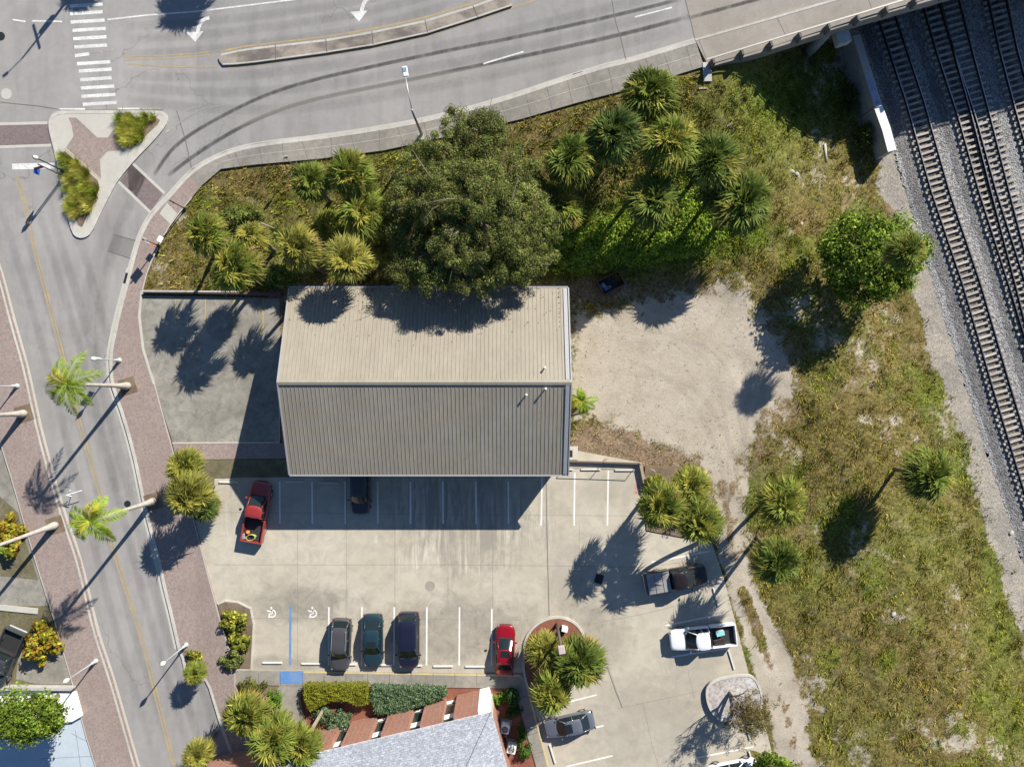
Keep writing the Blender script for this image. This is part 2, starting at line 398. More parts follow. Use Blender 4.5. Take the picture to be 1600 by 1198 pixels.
def m_shingle():
    n = NT('grey_shingle'); b = n.n.new('ShaderNodeTexBrick'); n.t.links.new(n.map((1, 1, 1), (0, 0, R(-13))), b.inputs[0])
    b.inputs['Color1'].default_value = (.235, .255, .29, 1); b.inputs['Color2'].default_value = (.33, .35, .39, 1); b.inputs['Mortar'].default_value = (.17, .18, .2, 1)
    b.inputs['Scale'].default_value = 1; b.inputs['Brick Width'].default_value = .34; b.inputs['Row Height'].default_value = .17; b.inputs['Mortar Size'].default_value = .012
    v = n.voro(6, 'F1', n.map((1, 1.5, 1)), 'Color'); f = n.noise(9, 4, .8)
    c = n.mix(.5, b.outputs[0], n.ramp(v, [(.2, .6), (.85, 1.35)]), 'MULTIPLY'); c = n.mix(.5, c, n.ramp(f, [(.3, .6), (.7, 1.4)]), 'MULTIPLY')
    c = n.mix(n.ramp(n.noise(.4, 5, .7), [(.5, 0), (.75, .4)]), c, (.17, .175, .18))
    n.bump(f, .3, .02); return n.out(c, .9)
def m_median():
    n = NT('median_concrete'); f = n.noise(1.4, 5, .7); g = n.noise(.35, 4, .6, n.map((1, 1.8, 1)))
    c = n.mix(n.ramp(g, [(.42, 0), (.6, .85)]), (.26, .225, .185), (.105, .09, .08)); c = n.mix(.5, c, n.ramp(f, [(.3, .6), (.7, 1.4)]), 'MULTIPLY'); return n.out(c, .9)

def m_ptrunk():
    n = NT('smooth_palm_trunk').obj(); wv = n.n.new('ShaderNodeTexWave'); wv.bands_direction = 'Z'; wv.inputs['Scale'].default_value = 2.2; wv.inputs['Distortion'].default_value = 1.5; n.t.links.new(n.pos, wv.inputs[0])
    f = n.noise(3, 6, .75); c = n.mix(n.ramp(f, [(.38, 0), (.65, 1)]), (.44, .41, .36), (.27, .245, .21)); c = n.mix(n.ramp(wv.outputs['Fac'], [(.0, .55), (.25, 0)]), c, (.16, .14, .12))
    return n.out(c, .85)
def m_film(name, c, alpha):
    n = NT(name); at = n.attr('col'); f = n.noise(1.2, 6, .7, n.map((1, .5, 1), (0, 0, R(-15)))); n.out(c, .9)
    t = n.n.new('ShaderNodeBsdfTransparent'); ms = n.n.new('ShaderNodeMixShader'); o = n.n['Material Output']
    n.t.links.new(n.math('MULTIPLY', at.outputs['Fac'], n.ramp(f, [(.3, alpha * .5), (.7, alpha * 1.3)])), ms.inputs[0])
    n.t.links.new(t.outputs[0], ms.inputs[1]); n.t.links.new(n.p.outputs[0], ms.inputs[2]); n.t.links.new(ms.outputs[0], o.inputs[0]); return n.m
def film(name, px, width, mat, zoff, flat=None, ends=True):
    q = [(p.x, p.y) for p in pw(px, flat, zoff)]; out = [[q[0]]]; bm = bmesh.new(); lay = None
    for k in KN[1:-1]:
        nq = [q[0]]
        for A_, B_ in zip(q, q[1:]):
            if (A_[0] - k[0]) * (B_[0] - k[0]) < 0: t = (k[0] - A_[0]) / (B_[0] - A_[0]); nq.append((k[0], A_[1] + (B_[1] - A_[1]) * t))
            nq.append(B_)
        q = nq
    offs = [(-.5, 0), (-.3, .75), (0, 1), (.3, .75), (.5, 0)]; V = []; C = []; rows = []; N = len(q)
    for o_, w_ in offs:
        L_ = offset_line(q, o_ * width)
        for i, p in enumerate(L_):
            e_ = min(1, i / 3, (N - 1 - i) / 3) if ends else 1
            V.append((p[0], p[1], (zr(p[0]) if flat is None else flat) + zoff)); C.append([w_ * e_] * 3)
    F = [(k * N + i, k * N + i + 1, (k + 1) * N + i + 1, (k + 1) * N + i) for k in range(4) for i in range(N - 1)]
    o = np_mesh(name, np.array(V), np.array(F), np.array(C), mat); o['kind'] = 'structure'; return o
M = dict(
    asphalt=m_asphalt(), terrain=m_terrain(), ballast=m_ballast(), roof=m_metalroof(), shingle=m_shingle(), median=m_median(),
    lot=m_concrete('lot_concrete', (.365, .328, .255), (.425, .390, .318), .6, (.25, .228, .185), streak=True),
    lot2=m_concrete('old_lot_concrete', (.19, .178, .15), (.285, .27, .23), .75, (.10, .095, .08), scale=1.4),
    walk=m_concrete('walk_concrete', (.19, .177, .152), (.27, .25, .215), .55, (.11, .10, .085), scale=2),
    deck=m_concrete('deck_concrete', (.245, .22, .185), (.29, .262, .225), .35, (.15, .13, .11), scale=1.5),
    kerb=m_concrete('kerb_concrete', (.38, .365, .32), (.46, .445, .40), .4, (.17, .16, .14), scale=2),
    plate=m_concrete('pale_concrete', (.38, .365, .32), (.42, .405, .36), .2, (.25, .23, .2), scale=2),
    brick=m_brick('paver_brick', (.27, .20, .17), (.23, .195, .18), (.22, .19, .17), R(20)),
    brick2=m_brick('paver_brick_pale', (.31, .245, .185), (.27, .22, .175), (.24, .20, .17), R(65)),
    brickx=m_brick('crossing_brick', (.17, .125, .12), (.155, .13, .13), (.15, .13, .12), R(5)),
    wallbrick=m_brick('wall_brick', (.30, .135, .09), (.26, .14, .10), (.28, .2, .16), 0),
    white=m_worn_paint('road_paint_white', (.62, .62, .60), .45),
    white2=m_worn_paint('lot_paint_white', (.66, .65, .61), .3, (.33, .3, .26)),
    faint=m_worn_paint('faded_paint_white', (.42, .41, .39), .9), yellow=m_worn_paint('road_paint_yellow', (.42, .29, .085), .7),
    yellow2=m_worn_paint('kerb_paint_yellow', (.55, .42, .13), .6, (.3, .28, .24)), blue=m_worn_paint('paint_blue', (.06, .18, .42), .45, (.22, .26, .33)),
    tyre_film=m_film('tyre_film', (.05, .048, .045), .62), wear_film=m_film('wear_film', (.10, .095, .09), .13), oil_film=m_film('oil_film', (.09, .06, .045), .55), sand_film=m_film('sand_film', (.25, .215, .165), .10), sand_pale=m_film('sand_pale', (.47, .44, .39), .15), pale_film=m_film('pale_film', (.42, .40, .36), .3),
    tyre_mark=m_worn_paint('tyre_mark', (.085, .08, .08), .5, (.14, .135, .13)), joint=m_plain('joint_dark', (.10, .09, .075)),
    crack=m_plain('joint_faint', (.20, .185, .155)), red=m_plain('spray_red', (.45, .09, .12)),
    mulch=m_concrete('red_mulch', (.24, .085, .045), (.17, .065, .04), .7, (.08, .04, .03), scale=6),
    soil=m_concrete('brown_soil', (.12, .085, .055), (.20, .15, .10), .6, (.05, .035, .025), scale=5),
    moss=m_concrete('mossy_soil', (.10, .085, .045), (.16, .14, .08), .6, (.05, .05, .03), scale=5),
    gravel=m_concrete('white_gravel', (.47, .46, .44), (.33, .30, .27), .9, (.12, .08, .06), scale=4),
    steel=m_plain('galvanised_steel', (.45, .46, .47), .45, .6), dark=m_plain('black_metal', (.025, .028, .03), .45, .3),
    rust=m_plain('rail_steel', (.045, .035, .032), .5, .5, .3), railtop=m_plain('rail_running_top', (.30, .29, .30), .3, .9),
    sleeper=m_sleeper(),
    trunk=m_concrete('palm_trunk', (.17, .14, .11), (.10, .08, .06), .5, (.05, .04, .03), scale=6),
    ptrunk=m_ptrunk(),
    bark=m_concrete('bark', (.14, .11, .08), (.2, .17, .14), .5, (.06, .05, .04), scale=5),
    deadbark=m_concrete('bleached_bark', (.30, .26, .22), (.22, .18, .15), .5, (.1, .08, .07), scale=5),
    leaf=m_leaf('leaf_blade'), grassm=m_leaf('grass_blade', 1.0, .25, .7),
    wall=m_plain('stucco', (.42, .38, .31), .9), wwhite=m_plain('white_paint', (.72, .72, .70), .6, 0, .04), grey=m_plain('grey_metal', (.3, .3, .3), .5, .3),
    trim=m_plain('pale_trim', (.27, .275, .28), .5), glass=m_plain('window_glass', (.02, .035, .03), .08, 0, .1, 2, .6),
    wood=m_concrete('weathered_wood', (.28, .22, .15), (.36, .30, .22), .4, (.15, .11, .08), scale=5), darkwood=m_plain('creosote_wood', (.10, .08, .065), .9),
    conc=m_concrete('wall_concrete', (.34, .33, .31), (.42, .41, .39), .5, (.18, .17, .16), scale=2),
    rubber=m_plain('rubber', (.018, .018, .018), .8), rim=m_plain('alloy', (.4, .4, .42), .3, .8), carglass=m_plain('car_glass', (.012, .018, .020), .10, 0, .1, 2, .4),
    lamp=m_plain('lamp_lens', (.16, .17, .18), .15), tail=m_plain('tail_lens', (.09, .008, .008), .2), liner=m_plain('bed_liner', (.018, .018, .018), .7),
    globe=m_plain('acorn_globe', (.62, .62, .5), .3), patio=m_concrete('painted_patio', (.34, .40, .44), (.40, .45, .49), .3, (.27, .33, .38)),
    orange=m_plain('orange_sheet', (.65, .17, .03), .6), teal=m_plain('turquoise_lid', (.22, .52, .52), .5), steelrail=m_plain('painted_rail', (.42, .40, .36), .5, .2),
)
# ---------------------------------------------------------------- the ground
def seg_dist(px, py, poly, closed=True):
    d = np.full(px.shape, 1e9); ins = np.zeros(px.shape, bool); n = len(poly)
    for i in range(n if closed else n - 1):
        ax, ay = poly[i]; bx, by = poly[(i + 1) % n]
        dx, dy = bx - ax, by - ay
        t = np.clip(((px - ax) * dx + (py - ay) * dy) / (dx * dx + dy * dy + 1e-9), 0, 1)
        d = np.minimum(d, np.hypot(px - ax - t * dx, py - ay - t * dy))
        if closed and ay != by:
            c = ((ay > py) != (by > py)) & (px < (bx - ax) * (py - ay) / (by - ay) + ax); ins ^= c
    return np.where(ins, d, -d) if closed else d
def vnoise(x, y, sc, seed, octs=4, gain=.55):
    r_ = np.random.default_rng(seed); out = 0; amp = 1; tot = 0
    for o_ in range(octs):
        g = r_.random((64, 64)); u = x / sc * 2 ** o_ + 17.3 * o_; v = y / sc * 2 ** o_ + 9.1 * o_
        i0 = np.floor(u).astype(int); j0 = np.floor(v).astype(int); fu = u - i0; fv = v - j0; fu = fu * fu * (3 - 2 * fu); fv = fv * fv * (3 - 2 * fv)
        G_ = lambda i, j: g[i % 64, j % 64]
        out = out + amp * ((G_(i0, j0) * (1 - fu) + G_(i0 + 1, j0) * fu) * (1 - fv) + (G_(i0, j0 + 1) * (1 - fu) + G_(i0 + 1, j0 + 1) * fu) * fv); tot += amp; amp *= gain
    return out / tot
SAND = [(893, 462), (920, 490), (960, 478), (1000, 465), (1060, 452), (1120, 450), (1170, 462), (1200, 500), (1225, 540), (1235, 600), (1228, 640), (1190, 668), (1165, 700), (1155, 740), (1160, 790), (1168, 850), (1128, 860), (1125, 800), (1118, 740), (1085, 712), (1000, 700), (950, 675), (905, 640), (890, 600)]
TRACKWAY = [(1118, 720), (1165, 720), (1160, 850), (1185, 930), (1228, 1010), (1255, 1110), (1282, 1260), (1235, 1260), (1208, 1130), (1185, 1070), (1165, 1000), (1140, 920), (1122, 860)]
LUSH = [(860, 300), (900, 335), (960, 320), (1000, 290), (1060, 270), (1130, 280), (1190, 310), (1200, 380), (1130, 400), (1060, 418), (980, 425), (870, 430), (850, 380)]
def zones(px, py, x, y):
    nA, nB, nC = vnoise(x, y, 3.2, 1), vnoise(x, y, 6.5, 2), vnoise(x, y, 1.6, 3)
    sand = sstep(-40, 34, seg_dist(px, py, SAND) + (nA - .5) * 50); sand = np.maximum(sand, sstep(-13, 9, seg_dist(px, py, TRACKWAY) + (nC - .5) * 16))
    sand = np.maximum(sand, .47 * sstep(.64, .78, nB) * sstep(1150, 1250, px)); sand = np.maximum(sand, .40 * sstep(.62, .74, nA) * sstep(1150, 1250, px))
    for bx, by, rx, ry, k in ((1500, 1160, 70, 22, .62), (1430, 1130, 40, 18, .5), (1560, 1175, 40, 20, .5), (1250, 480, 50, 40, .5), (1290, 530, 40, 40, .5), (1150, 440, 40, 20, .45), (1360, 560, 30, 70, .4), (1330, 290, 40, 40, .4),
                              (1390, 500, 30, 60, .35), (1275, 150, 18, 22, .5), (1410, 960, 40, 30, .4), (1480, 640, 20, 80, .45), (1250, 280, 30, 25, .35), (245, 415, 25, 30, .4), (280, 340, 20, 20, .45), (1405, 815, 15, 30, .4)):
        sand = np.maximum(sand, k * np.exp(-((px - bx) / rx) ** 2 - ((py - by) / ry) ** 2))
    strip = 1 - sstep(5, 11, seg_dist(px, py, [(1160, 925), (1175, 960), (1192, 1010)], False)); sand = sand * (1 - strip)
    rut = 1 - sstep(4, 10, seg_dist(px, py, [(1128, 755), (1136, 800), (1142, 850)], False))
    lush = sstep(-25, 15, seg_dist(px, py, LUSH))
    for bx, by, rx, ry, k in ((1180, 220, 110, 60, .6), (1100, 180, 60, 30, .6), (640, 260, 60, 40, .5), (1450, 850, 120, 90, .35), (1560, 960, 40, 160, .6), (1220, 160, 110, 70, .9), (1260, 900, 60, 60, .45), (1330, 1150, 60, 60, .3), (500, 330, 60, 60, .3), (380, 330, 40, 20, .5)):
        lush = np.maximum(lush, k * np.exp(-((px - bx) / rx) ** 2 - ((py - by) / ry) ** 2))
    lush = np.maximum(lush, .6 * sstep(.50, .72, vnoise(x, y, 4.2, 5, 5, .65)))
    s = (x - ra.x) * rn.x + (y - ra.y) * rn.y
    grav = sstep(-3.0, -.4, s + (nA - .5) * 2.6)
    dry = 0.9 * np.exp(-((px - 1010) / 110.) ** 2 - ((py - 712) / 20.) ** 2) + .85 * np.exp(-((px - 945) / 62.) ** 4 - ((py - 690) / 34.) ** 2) + .85 * np.exp(-((px - 935) / 70.) ** 2 - ((py - 455) / 22.) ** 2) + .5 * np.exp(-((px - 1090) / 90.) ** 2 - ((py - 455) / 25.) ** 2)
    dry = np.maximum(dry, .55 * sstep(.56, .68, vnoise(x, y, 2.6, 7)) * sstep(-60, -10, seg_dist(px, py, SAND)) * (1 - sstep(25, 60, seg_dist(px, py, SAND))))
    mid_ = 1 - sstep(3, 9, seg_dist(px, py, [(1142, 760), (1147, 850), (1165, 925), (1192, 1010), (1222, 1090), (1250, 1198)], False)); dry = np.maximum(dry, mid_ * (.35 + .6 * sstep(.45, .6, nC)))
    dry = np.maximum(dry, rut * .9); dry = np.maximum(dry, .95 * sstep(-8, 4, seg_dist(px, py, [(420, 455), (460, 445), (900, 445), (900, 460), (440, 470), (445, 720), (425, 720)])))
    dry = np.maximum(dry, .8 * np.exp(-((px - 1395) / 14.) ** 2 - ((py - 340) / 70.) ** 2)); dry = np.maximum(dry, .5 * np.exp(-((px - 1190) / 22.) ** 2 - ((py - 700) / 70.) ** 2))
    sand = sand * (1 - np.clip(dry * 1.1 - .25, 0, 1))
    lush = lush * (1 - np.clip(dry, 0, 1)) 
    return sand, lush, grav, np.clip(dry, 0, 1)
xs = np.concatenate([[-500, -260, -140, -90, -70], np.arange(-58, 58.01, .34), [70, 90, 140, 260, 500]])
ys = np.concatenate([[-500, -260, -140, -80, -60], np.arange(-46, 48.01, .34), [56, 70, 110, 260, 500]])
GX, GY = np.meshgrid(xs, ys); GZ = terrain(GX, GY); kk = PPM * H / (H - GZ)
PX, PY = 800 + GX * kk, 599 - GY * kk
zn = zones(PX, PY, GX, GY)
GPX = [(300, 300), (345, 266), (600, 239), (815, 190), (1095, 116), (1330, 55), (1345, 80), (1395, 245), (1425, 330), (1478, 470), (1528, 620), (1568, 760), (1600, 870), (1700, 1200), (1700, 1300), (1260, 1300), (1222, 1150), (1194, 1060), (1165, 980), (1143, 900), (1128, 850), (1130, 760), (1100, 720), (1005, 715), (900, 708), (900, 450), (455, 440), (430, 445), (232, 445), (250, 400), (290, 335)]
hum = np.clip(1 - zn[0] - zn[2], 0, 1) * sstep(0, 12, seg_dist(PX, PY, GPX)) * (np.interp(GX, EX, EY) - GY > 1.5) * (np.abs(GX) < 56) * (np.abs(GY) < 45)
GZ = GZ + hum * (.11 * np.sin(GX * 2.3 + 2 * np.sin(GY * 1.1)) * np.sin(GY * 2.1) + rng.random(GX.shape) * .09)
nx, ny = len(xs), len(ys); idx = np.arange(nx * ny).reshape(ny, nx)
F = np.stack([idx[:-1, :-1].ravel(), idx[:-1, 1:].ravel(), idx[1:, 1:].ravel(), idx[1:, :-1].ravel()], 1)
C = np.stack([z.ravel() for z in zn], 1)
o = np_mesh('ground', np.stack([GX.ravel(), GY.ravel(), GZ.ravel()], 1), F, C, M['terrain'], smooth=True); o['kind'] = 'structure'

# tyre tracks pressed in the sand
def sandtrack(pts, w_, nm='tyre_track', k=0): film(nm, smoothpts(pts, 2), w_, M['sand_film'] if k == 0 else M['sand_pale'], .03 + random.random() * .006 if False else .022 + .001 * (len(pts) % 5), 0.0)
for k_, (o1, o2) in enumerate(((0, 0), (24, 3))):
    sandtrack([(1140 + o1, 850), (1133 + o1, 780), (1128 + o1, 720), (1100 + o1, 650), (1050 + o1, 590), (980, 560 + o2 * 8)], .7)
    sandtrack([(1145 + o1, 800), (1140 + o1, 730), (1140 + o1, 660), (1120 + o1, 580), (1080 + o1, 530), (1010, 510 + o2 * 8), (950, 520)], .6, k=1)
    sandtrack([(1150 + o1, 760), (1160 + o1, 700), (1170 + o1, 640), (1165 + o1, 560)], .8)
# ---------------------------------------------------------------- road
SK = [(1086, 62), (1040, 76), (980, 94), (950, 100), (895, 117), (800, 149), (757, 162), (700, 177), (645, 190), (525, 210), (400, 224), (350, 237), (300, 263), (265, 303), (235, 333), (220, 360), (211, 385), (203, 415), (195, 447), (184, 487), (173, 537), (170, 560), (172, 600), (190, 650), (207, 710), (220, 775), (232, 825), (245, 875), (255, 920), (265, 960), (277, 1013)]
SK2 = [(277, 1013), (284, 1030), (289, 1055), (294, 1069), (308, 1068), (320, 1063), (326, 1075), (345, 1138), (367, 1198), (380, 1235)]
WK = [(-25, 360), (0, 422), (20, 500), (38, 562), (47, 600), (60, 662), (82, 745), (100, 805), (125, 875), (150, 985), (175, 1058), (195, 1128), (215, 1198), (228, 1240)]
road_poly = [(-400, -700), (870, -700), (1086, 62)][:0] + [(-500, -600), (900, -600), (1030, -160), (1070, -6)] + SK + SK2 + [(380, 1500)] + [(290, 1500)] + WK[::-1] + [(-500, 360)]
sheet('road', road_poly, M['asphalt'], 0.0)
far_road = sheet('street_south', [(290, 1500), (380, 1500), (1300, 4800), (1180, 4800)], M['asphalt'], 0.0)
# pale gutter pans and kerbs
SKs = smoothpts(SK, 2); WKs = smoothpts(WK, 2)
ribbon('gutter', [WKs], .5, M['plate'], .006, shift=.02)
ribbon('kerb', [SKs], .30, M['kerb'], .13, .2, shift=.16)
ribbon('kerb', [SK2], .25, M['kerb'], .13, .2, shift=.13)
ribbon('kerb', [WKs], .18, M['kerb'], .13, .2, shift=-.28)
ribbon('gutter', [SKs], .16, M['plate'], .006, shift=-.08)
ribbon('gutter', [SKs[70:]], .26, M['plate'], .0062, shift=-.13)
# footways
SO = [(1100, 104), (985, 139), (900, 161), (815, 186), (700, 213), (600, 235), (500, 248), (400, 257), (345, 264), (315, 290)]
IN = SK[:13] + [(290, 275)]
sheet('pavement', IN + SO[::-1], M['walk'], .12, .3)
BO = [(315, 290), (300, 308), (282, 330), (264, 354), (250, 380), (238, 405), (229, 428), (222, 455), (219, 495), (225, 545), (241, 600), (270, 705), (302, 812), (325, 900), (341, 960), (367, 1045), (367, 1073), (400, 1160), (420, 1240)]
sheet('brick_pavement', [(290, 275)] + SK[13:] + SK2[1:] + BO[::-1], M['brick'], .118, .25)
ribbon('edge_strip', [BO[1:17]], .09, M['plate'], .126, shift=0)
WO = [(-60, 560), (-20, 640), (0, 690), (20, 755), (37, 815), (62, 898), (85, 970), (100, 1022), (115, 1075), (135, 1152), (150, 1200), (165, 1240)]
sheet('brick_pavement', [(-60, 330)] + WK[0:] + WO[::-1], M['brick'], .118, .25)
ribbon('edge_strip', [WO[2:]], .09, M['plate'], .126)
# joints across the grey footway
jl = []
oL = smoothpts(SO[::-1][1:], 3); iL = smoothpts(SK[:13][::-1], 3)
def near(p, L): return min(L, key=lambda q: (q[0] - p[0]) ** 2 + (q[1] - p[1]) ** 2)
acc = 0; last = oL[0]
for p in oL[1:]:
    acc += math.hypot(p[0] - last[0], p[1] - last[1]); last = p
    if acc > 27: acc = 0; q = near(p, iL); jl.append([p, (q[0] + (p[0] - q[0]) * .12, q[1] + (p[1] - q[1]) * .12)])
ribbon('pavement_joint', jl, .035, M['joint'], .126)
ribbon('pavement_joint', [[(p[0] * .52 + near(p, iL)[0] * .48, p[1] * .52 + near(p, iL)[1] * .48) for p in oL]], .04, M['kerb'], .128)
sheet('ramp_pad', [(261, 317), (277, 334), (266, 350), (249, 334)], M['plate'], .124)
# crossings
sheet('brick_crossing', [(-5, 195), (76, 193), (79, 227), (-5, 228)], M['brickx'], .004)
sheet('brick_crossing', [(207, 255), (256, 301), (234, 332), (185, 285)], M['brickx'], .004)
ribbon('crossing_line', [[(-5, 194), (74, 192)], [(-5, 230), (80, 227)], [(208, 256), (257, 302)], [(185, 284), (236, 333)]], .26, M['plate'], .009)
# white bars of the pedestrian crossing
bars = []
for i, (xa, xb, y) in enumerate([(109, 160, 8), (109, 160, 20), (110, 163, 33), (113, 165, 46), (114, 166, 59), (116, 167, 72), (117, 139, 85.5), (120, 172, 98), (123, 174, 109.5), (125, 174, 123), (126, 178, 136), (127, 180, 149), (129, 182, 161.5), (109, 158, -5)]):
    t = 1.6
    bars.append([(xa, y - 2.2 + t), (xb, y - 2.2 - t), (xb + .6, y + 3 - t), (xa + .6, y + 3 + t)])
sheet('crossing_bars', bars, M['white'], .007)
def arrow(x, y, s=1):
    arc = [(24, -22), (16, -20), (10, -14), (7, -6), (6, 2)]
    arc = smoothpts([(x + a * s, y + b * s) for a, b in arc], 2)
    return arc, [(x - 12 * s, y + 1), (x + 15 * s, y - 1), (x + 2 * s, y + 16 * s)]
for i, (ax, ay) in enumerate([(303, 50), (559, 18)]):
    arc, head = arrow(ax, ay); ribbon('turn_arrow', [arc], .34, M['white'], .007); sheet('turn_arrow_head', head, M['white'], .0072)
ribbon('lane_line', [[(168, 31), (230, 24), (400, 7), (520, -8)], [(755, 100), (818, 81)], [(992, 27), (1050, 12)], [(93, 170.5), (133, 170.5)], [(184, 170), (218, 170)], [(20, 31), (40, 34)], [(50, 33), (97, 34)]], .14, M['white'], .007)
ribbon('lane_line', [smoothpts([(258, 207), (272, 198), (290, 184), (310, 172), (330, 167), (350, 164)], 2), smoothpts([(279, 181), (293, 170), (312, 166)], 1), [(218, 170.3), (250, 170)], [(139, 84), (165, 80), (172, 80), (180, 76)], [(139, 87), (160, 84)]], .1, M['faint'], .0066)
ribbon('stop_bar', [[(19, 260.5), (86, 259)]], .55, M['white'], .007)
MT = [(345, 84), (370, 78), (400, 73.5), (510, 61), (580, 49), (665, 31), (740, 8), (790, -10), (850, -35)]
MBt = [(348, 102), (370, 101), (400, 98), (510, 83), (582, 71.5), (668, 52.5), (745, 28), (800, 9.5), (850, -8), (900, -30)]
ribbon('yellow_line', [[(192, 89), (260, 87), (342, 80)], [(195, 94), (260, 91.5), (330, 86)], [(200, 100), (250, 104), (340, 105)]], .11, M['yellow'], .007)
ribbon('yellow_line', [smoothpts([(a, b - 3) for a, b in MT], 1), smoothpts([(a, b + 3.5) for a, b in [(355, 103)] + MBt[1:]], 1)], .17, M['yellow'], .007)
YL = smoothpts([(26, 275), (34, 300), (50, 370), (62, 420), (82, 495), (100, 565), (117, 637), (150, 750), (160, 780), (172, 840), (190, 898), (225, 1008), (250, 1110), (273, 1198), (285, 1250)], 1)
ribbon('yellow_line', [YL],   .15, M['yellow'], .007, shift=.13); ribbon('yellow_line', [YL], .15, M['yellow'], .007, shift=-.13)
A1 = smoothpts([(240, 275), (262, 240), (287, 217), (325, 193), (400, 154), (475, 128), (600, 100), (725, 74), (800, 60), (960, 25), (1068, -2)], 2)
B1 = smoothpts([(262, 275), (300, 245), (350, 213), (400, 186), (475, 158), (625, 128), (800, 92), (970, 55), (1075, 27)], 2)
film('tyre_mark', A1, .42, M['tyre_film'], .0035); film('tyre_mark', B1, .46, M['tyre_film'], .0037)
film('tyre_mark', smoothpts([(1070, 30), (1180, 0), (1330, -40)], 2), .4, M['tyre_film'], .0037)
LN = [(-10, 285), (20, 380), (50, 480), (80, 585), (106, 690), (134, 800), (160, 900), (190, 1010), (215, 1090), (250, 1215)]
for k, (s0, w0) in enumerate(((12, .9), (-15, .9), (42, .9), (62, 1.0), (92, 1.0))): film('lane_wear', smoothpts([(p[0] + s0 + 14, p[1]) for p in LN], 1), w0, M['wear_film'], .0022 + k * .0003)
film('lane_wear', smoothpts([(235, 225), (195, 300), (165, 380), (140, 460), (135, 560), (160, 680), (190, 790)], 2), 2.2, M['wear_film'], .0040)
film('lane_wear', smoothpts([(210, 300), (185, 360), (165, 430), (155, 500), (155, 580)], 2), 1.2, M['wear_film'], .0044)
for k, dy in enumerate((-28, -8, 16)): film('lane_wear', smoothpts([(190, 70 + dy), (330, 62 + dy), (470, 45 + dy), (600, 22 + dy), (720, -14 + dy)], 2), 1.0, M['wear_film'], .0022 + k * .0003)
for k, dy in enumerate((0, 30, 62)): film('lane_wear', smoothpts([(190, 118 + dy * .6), (330, 122 + dy * .8), (470, 110 + dy), (640, 82 + dy), (800, 50 + dy), (960, 10 + dy), (1060, -14 + dy)], 2), 1.1, M['wear_film'], .0030 + k * .0003)
film('pale_wear', smoothpts([(330, 205), (450, 165), (600, 135), (800, 105), (1000, 60)], 2), 1.1, M['pale_film'], .0048)
film('pale_wear', smoothpts([(-20, 300), (0, 400), (30, 500), (60, 620), (100, 770), (150, 960), (215, 1210)], 2), 1.0, M['pale_film'], .0046)
ribbon('road_joint', [[(955, -5), (962, 35), (970, 60), (978, 94)], [(276, 173), (290, 220), (299, 262)], [(176, 366), (212, 376)], [(168, 392), (204, 404)], [(0, 160), (60, 166), (90, 171)], [(92, 172), (255, 172)], [(1069, -6), (1078, 28), (1086, 62)]], .07, M['joint'], .0062)
sheet('road_patch', [(178, 367), (212, 376), (204, 404), (168, 392)], m_concrete('patch_asphalt', (.17, .165, .155), (.20, .19, .18), .4, (.12, .115, .11)), .0020)
sheet('road_patch', [(-10, 128), (22, 126), (30, 162), (-10, 172)], m_concrete('patch_asphalt_pale', (.25, .24, .22), (.28, .27, .25), .4, (.17, .16, .15)), .0020)
# splitter median
med = sheet('median_island', MT[:-1] + [(800, -14), (800, 9.5)] + MBt[:-3][::-1] + [(343, 96), (341, 90)], M['median'], .15, .3)
ribbon('median_edge', [MT[:-1]], .2, M['kerb'], .155, shift=-.12); ribbon('median_edge', [MBt[:-2]], .12, M['kerb'], .155, shift=.1)
ribbon('median_joint', [[(430, 70), (431, 94)], [(509, 61), (510.5, 82)], [(581, 49), (583, 70)], [(664, 31), (668, 51)], [(739, 9), (746, 27)]], .07, M['joint'], .16)
# corner island
ISL = [(76, 192), (79, 182), (86, 176), (100, 173), (200, 173), (248, 173), (258, 177), (262, 185), (258, 197), (239, 220), (213, 246), (185, 279), (172, 302), (156, 334), (142, 364), (132, 371), (121, 371), (113, 364), (105, 335), (96, 290), (86, 240), (77, 205)]
sheet('corner_island', smoothpts(ISL, 1, True), M['plate'], .12, .3)
ribbon('kerb', [smoothpts(ISL, 1, True)], .32, M['kerb'], .135, .25, shift=.12 if False else -.12, closed=True)
sheet('island_brick', [(107, 184), (119, 184), (152, 215), (168, 215), (186, 193), (186, 235), (168, 237), (156, 249), (158, 279), (103, 231), (115, 213), (112, 196)], M['brick'], .126)
BED1 = [(189, 184), (246, 185), (250, 188), (246, 195), (212, 227), (189, 228)]
BED2 = [(97, 240), (101, 236), (153, 282), (155, 296), (145, 320), (128, 355), (122, 352), (111, 325), (103, 285)]
sheet('planting_bed', BED1, M['soil'], .13); sheet('planting_bed', BED2, M['soil'], .13)
ribbon('yellow_edge', [[(100, 231), (157, 280)]], .1, M['yellow2'], .14)
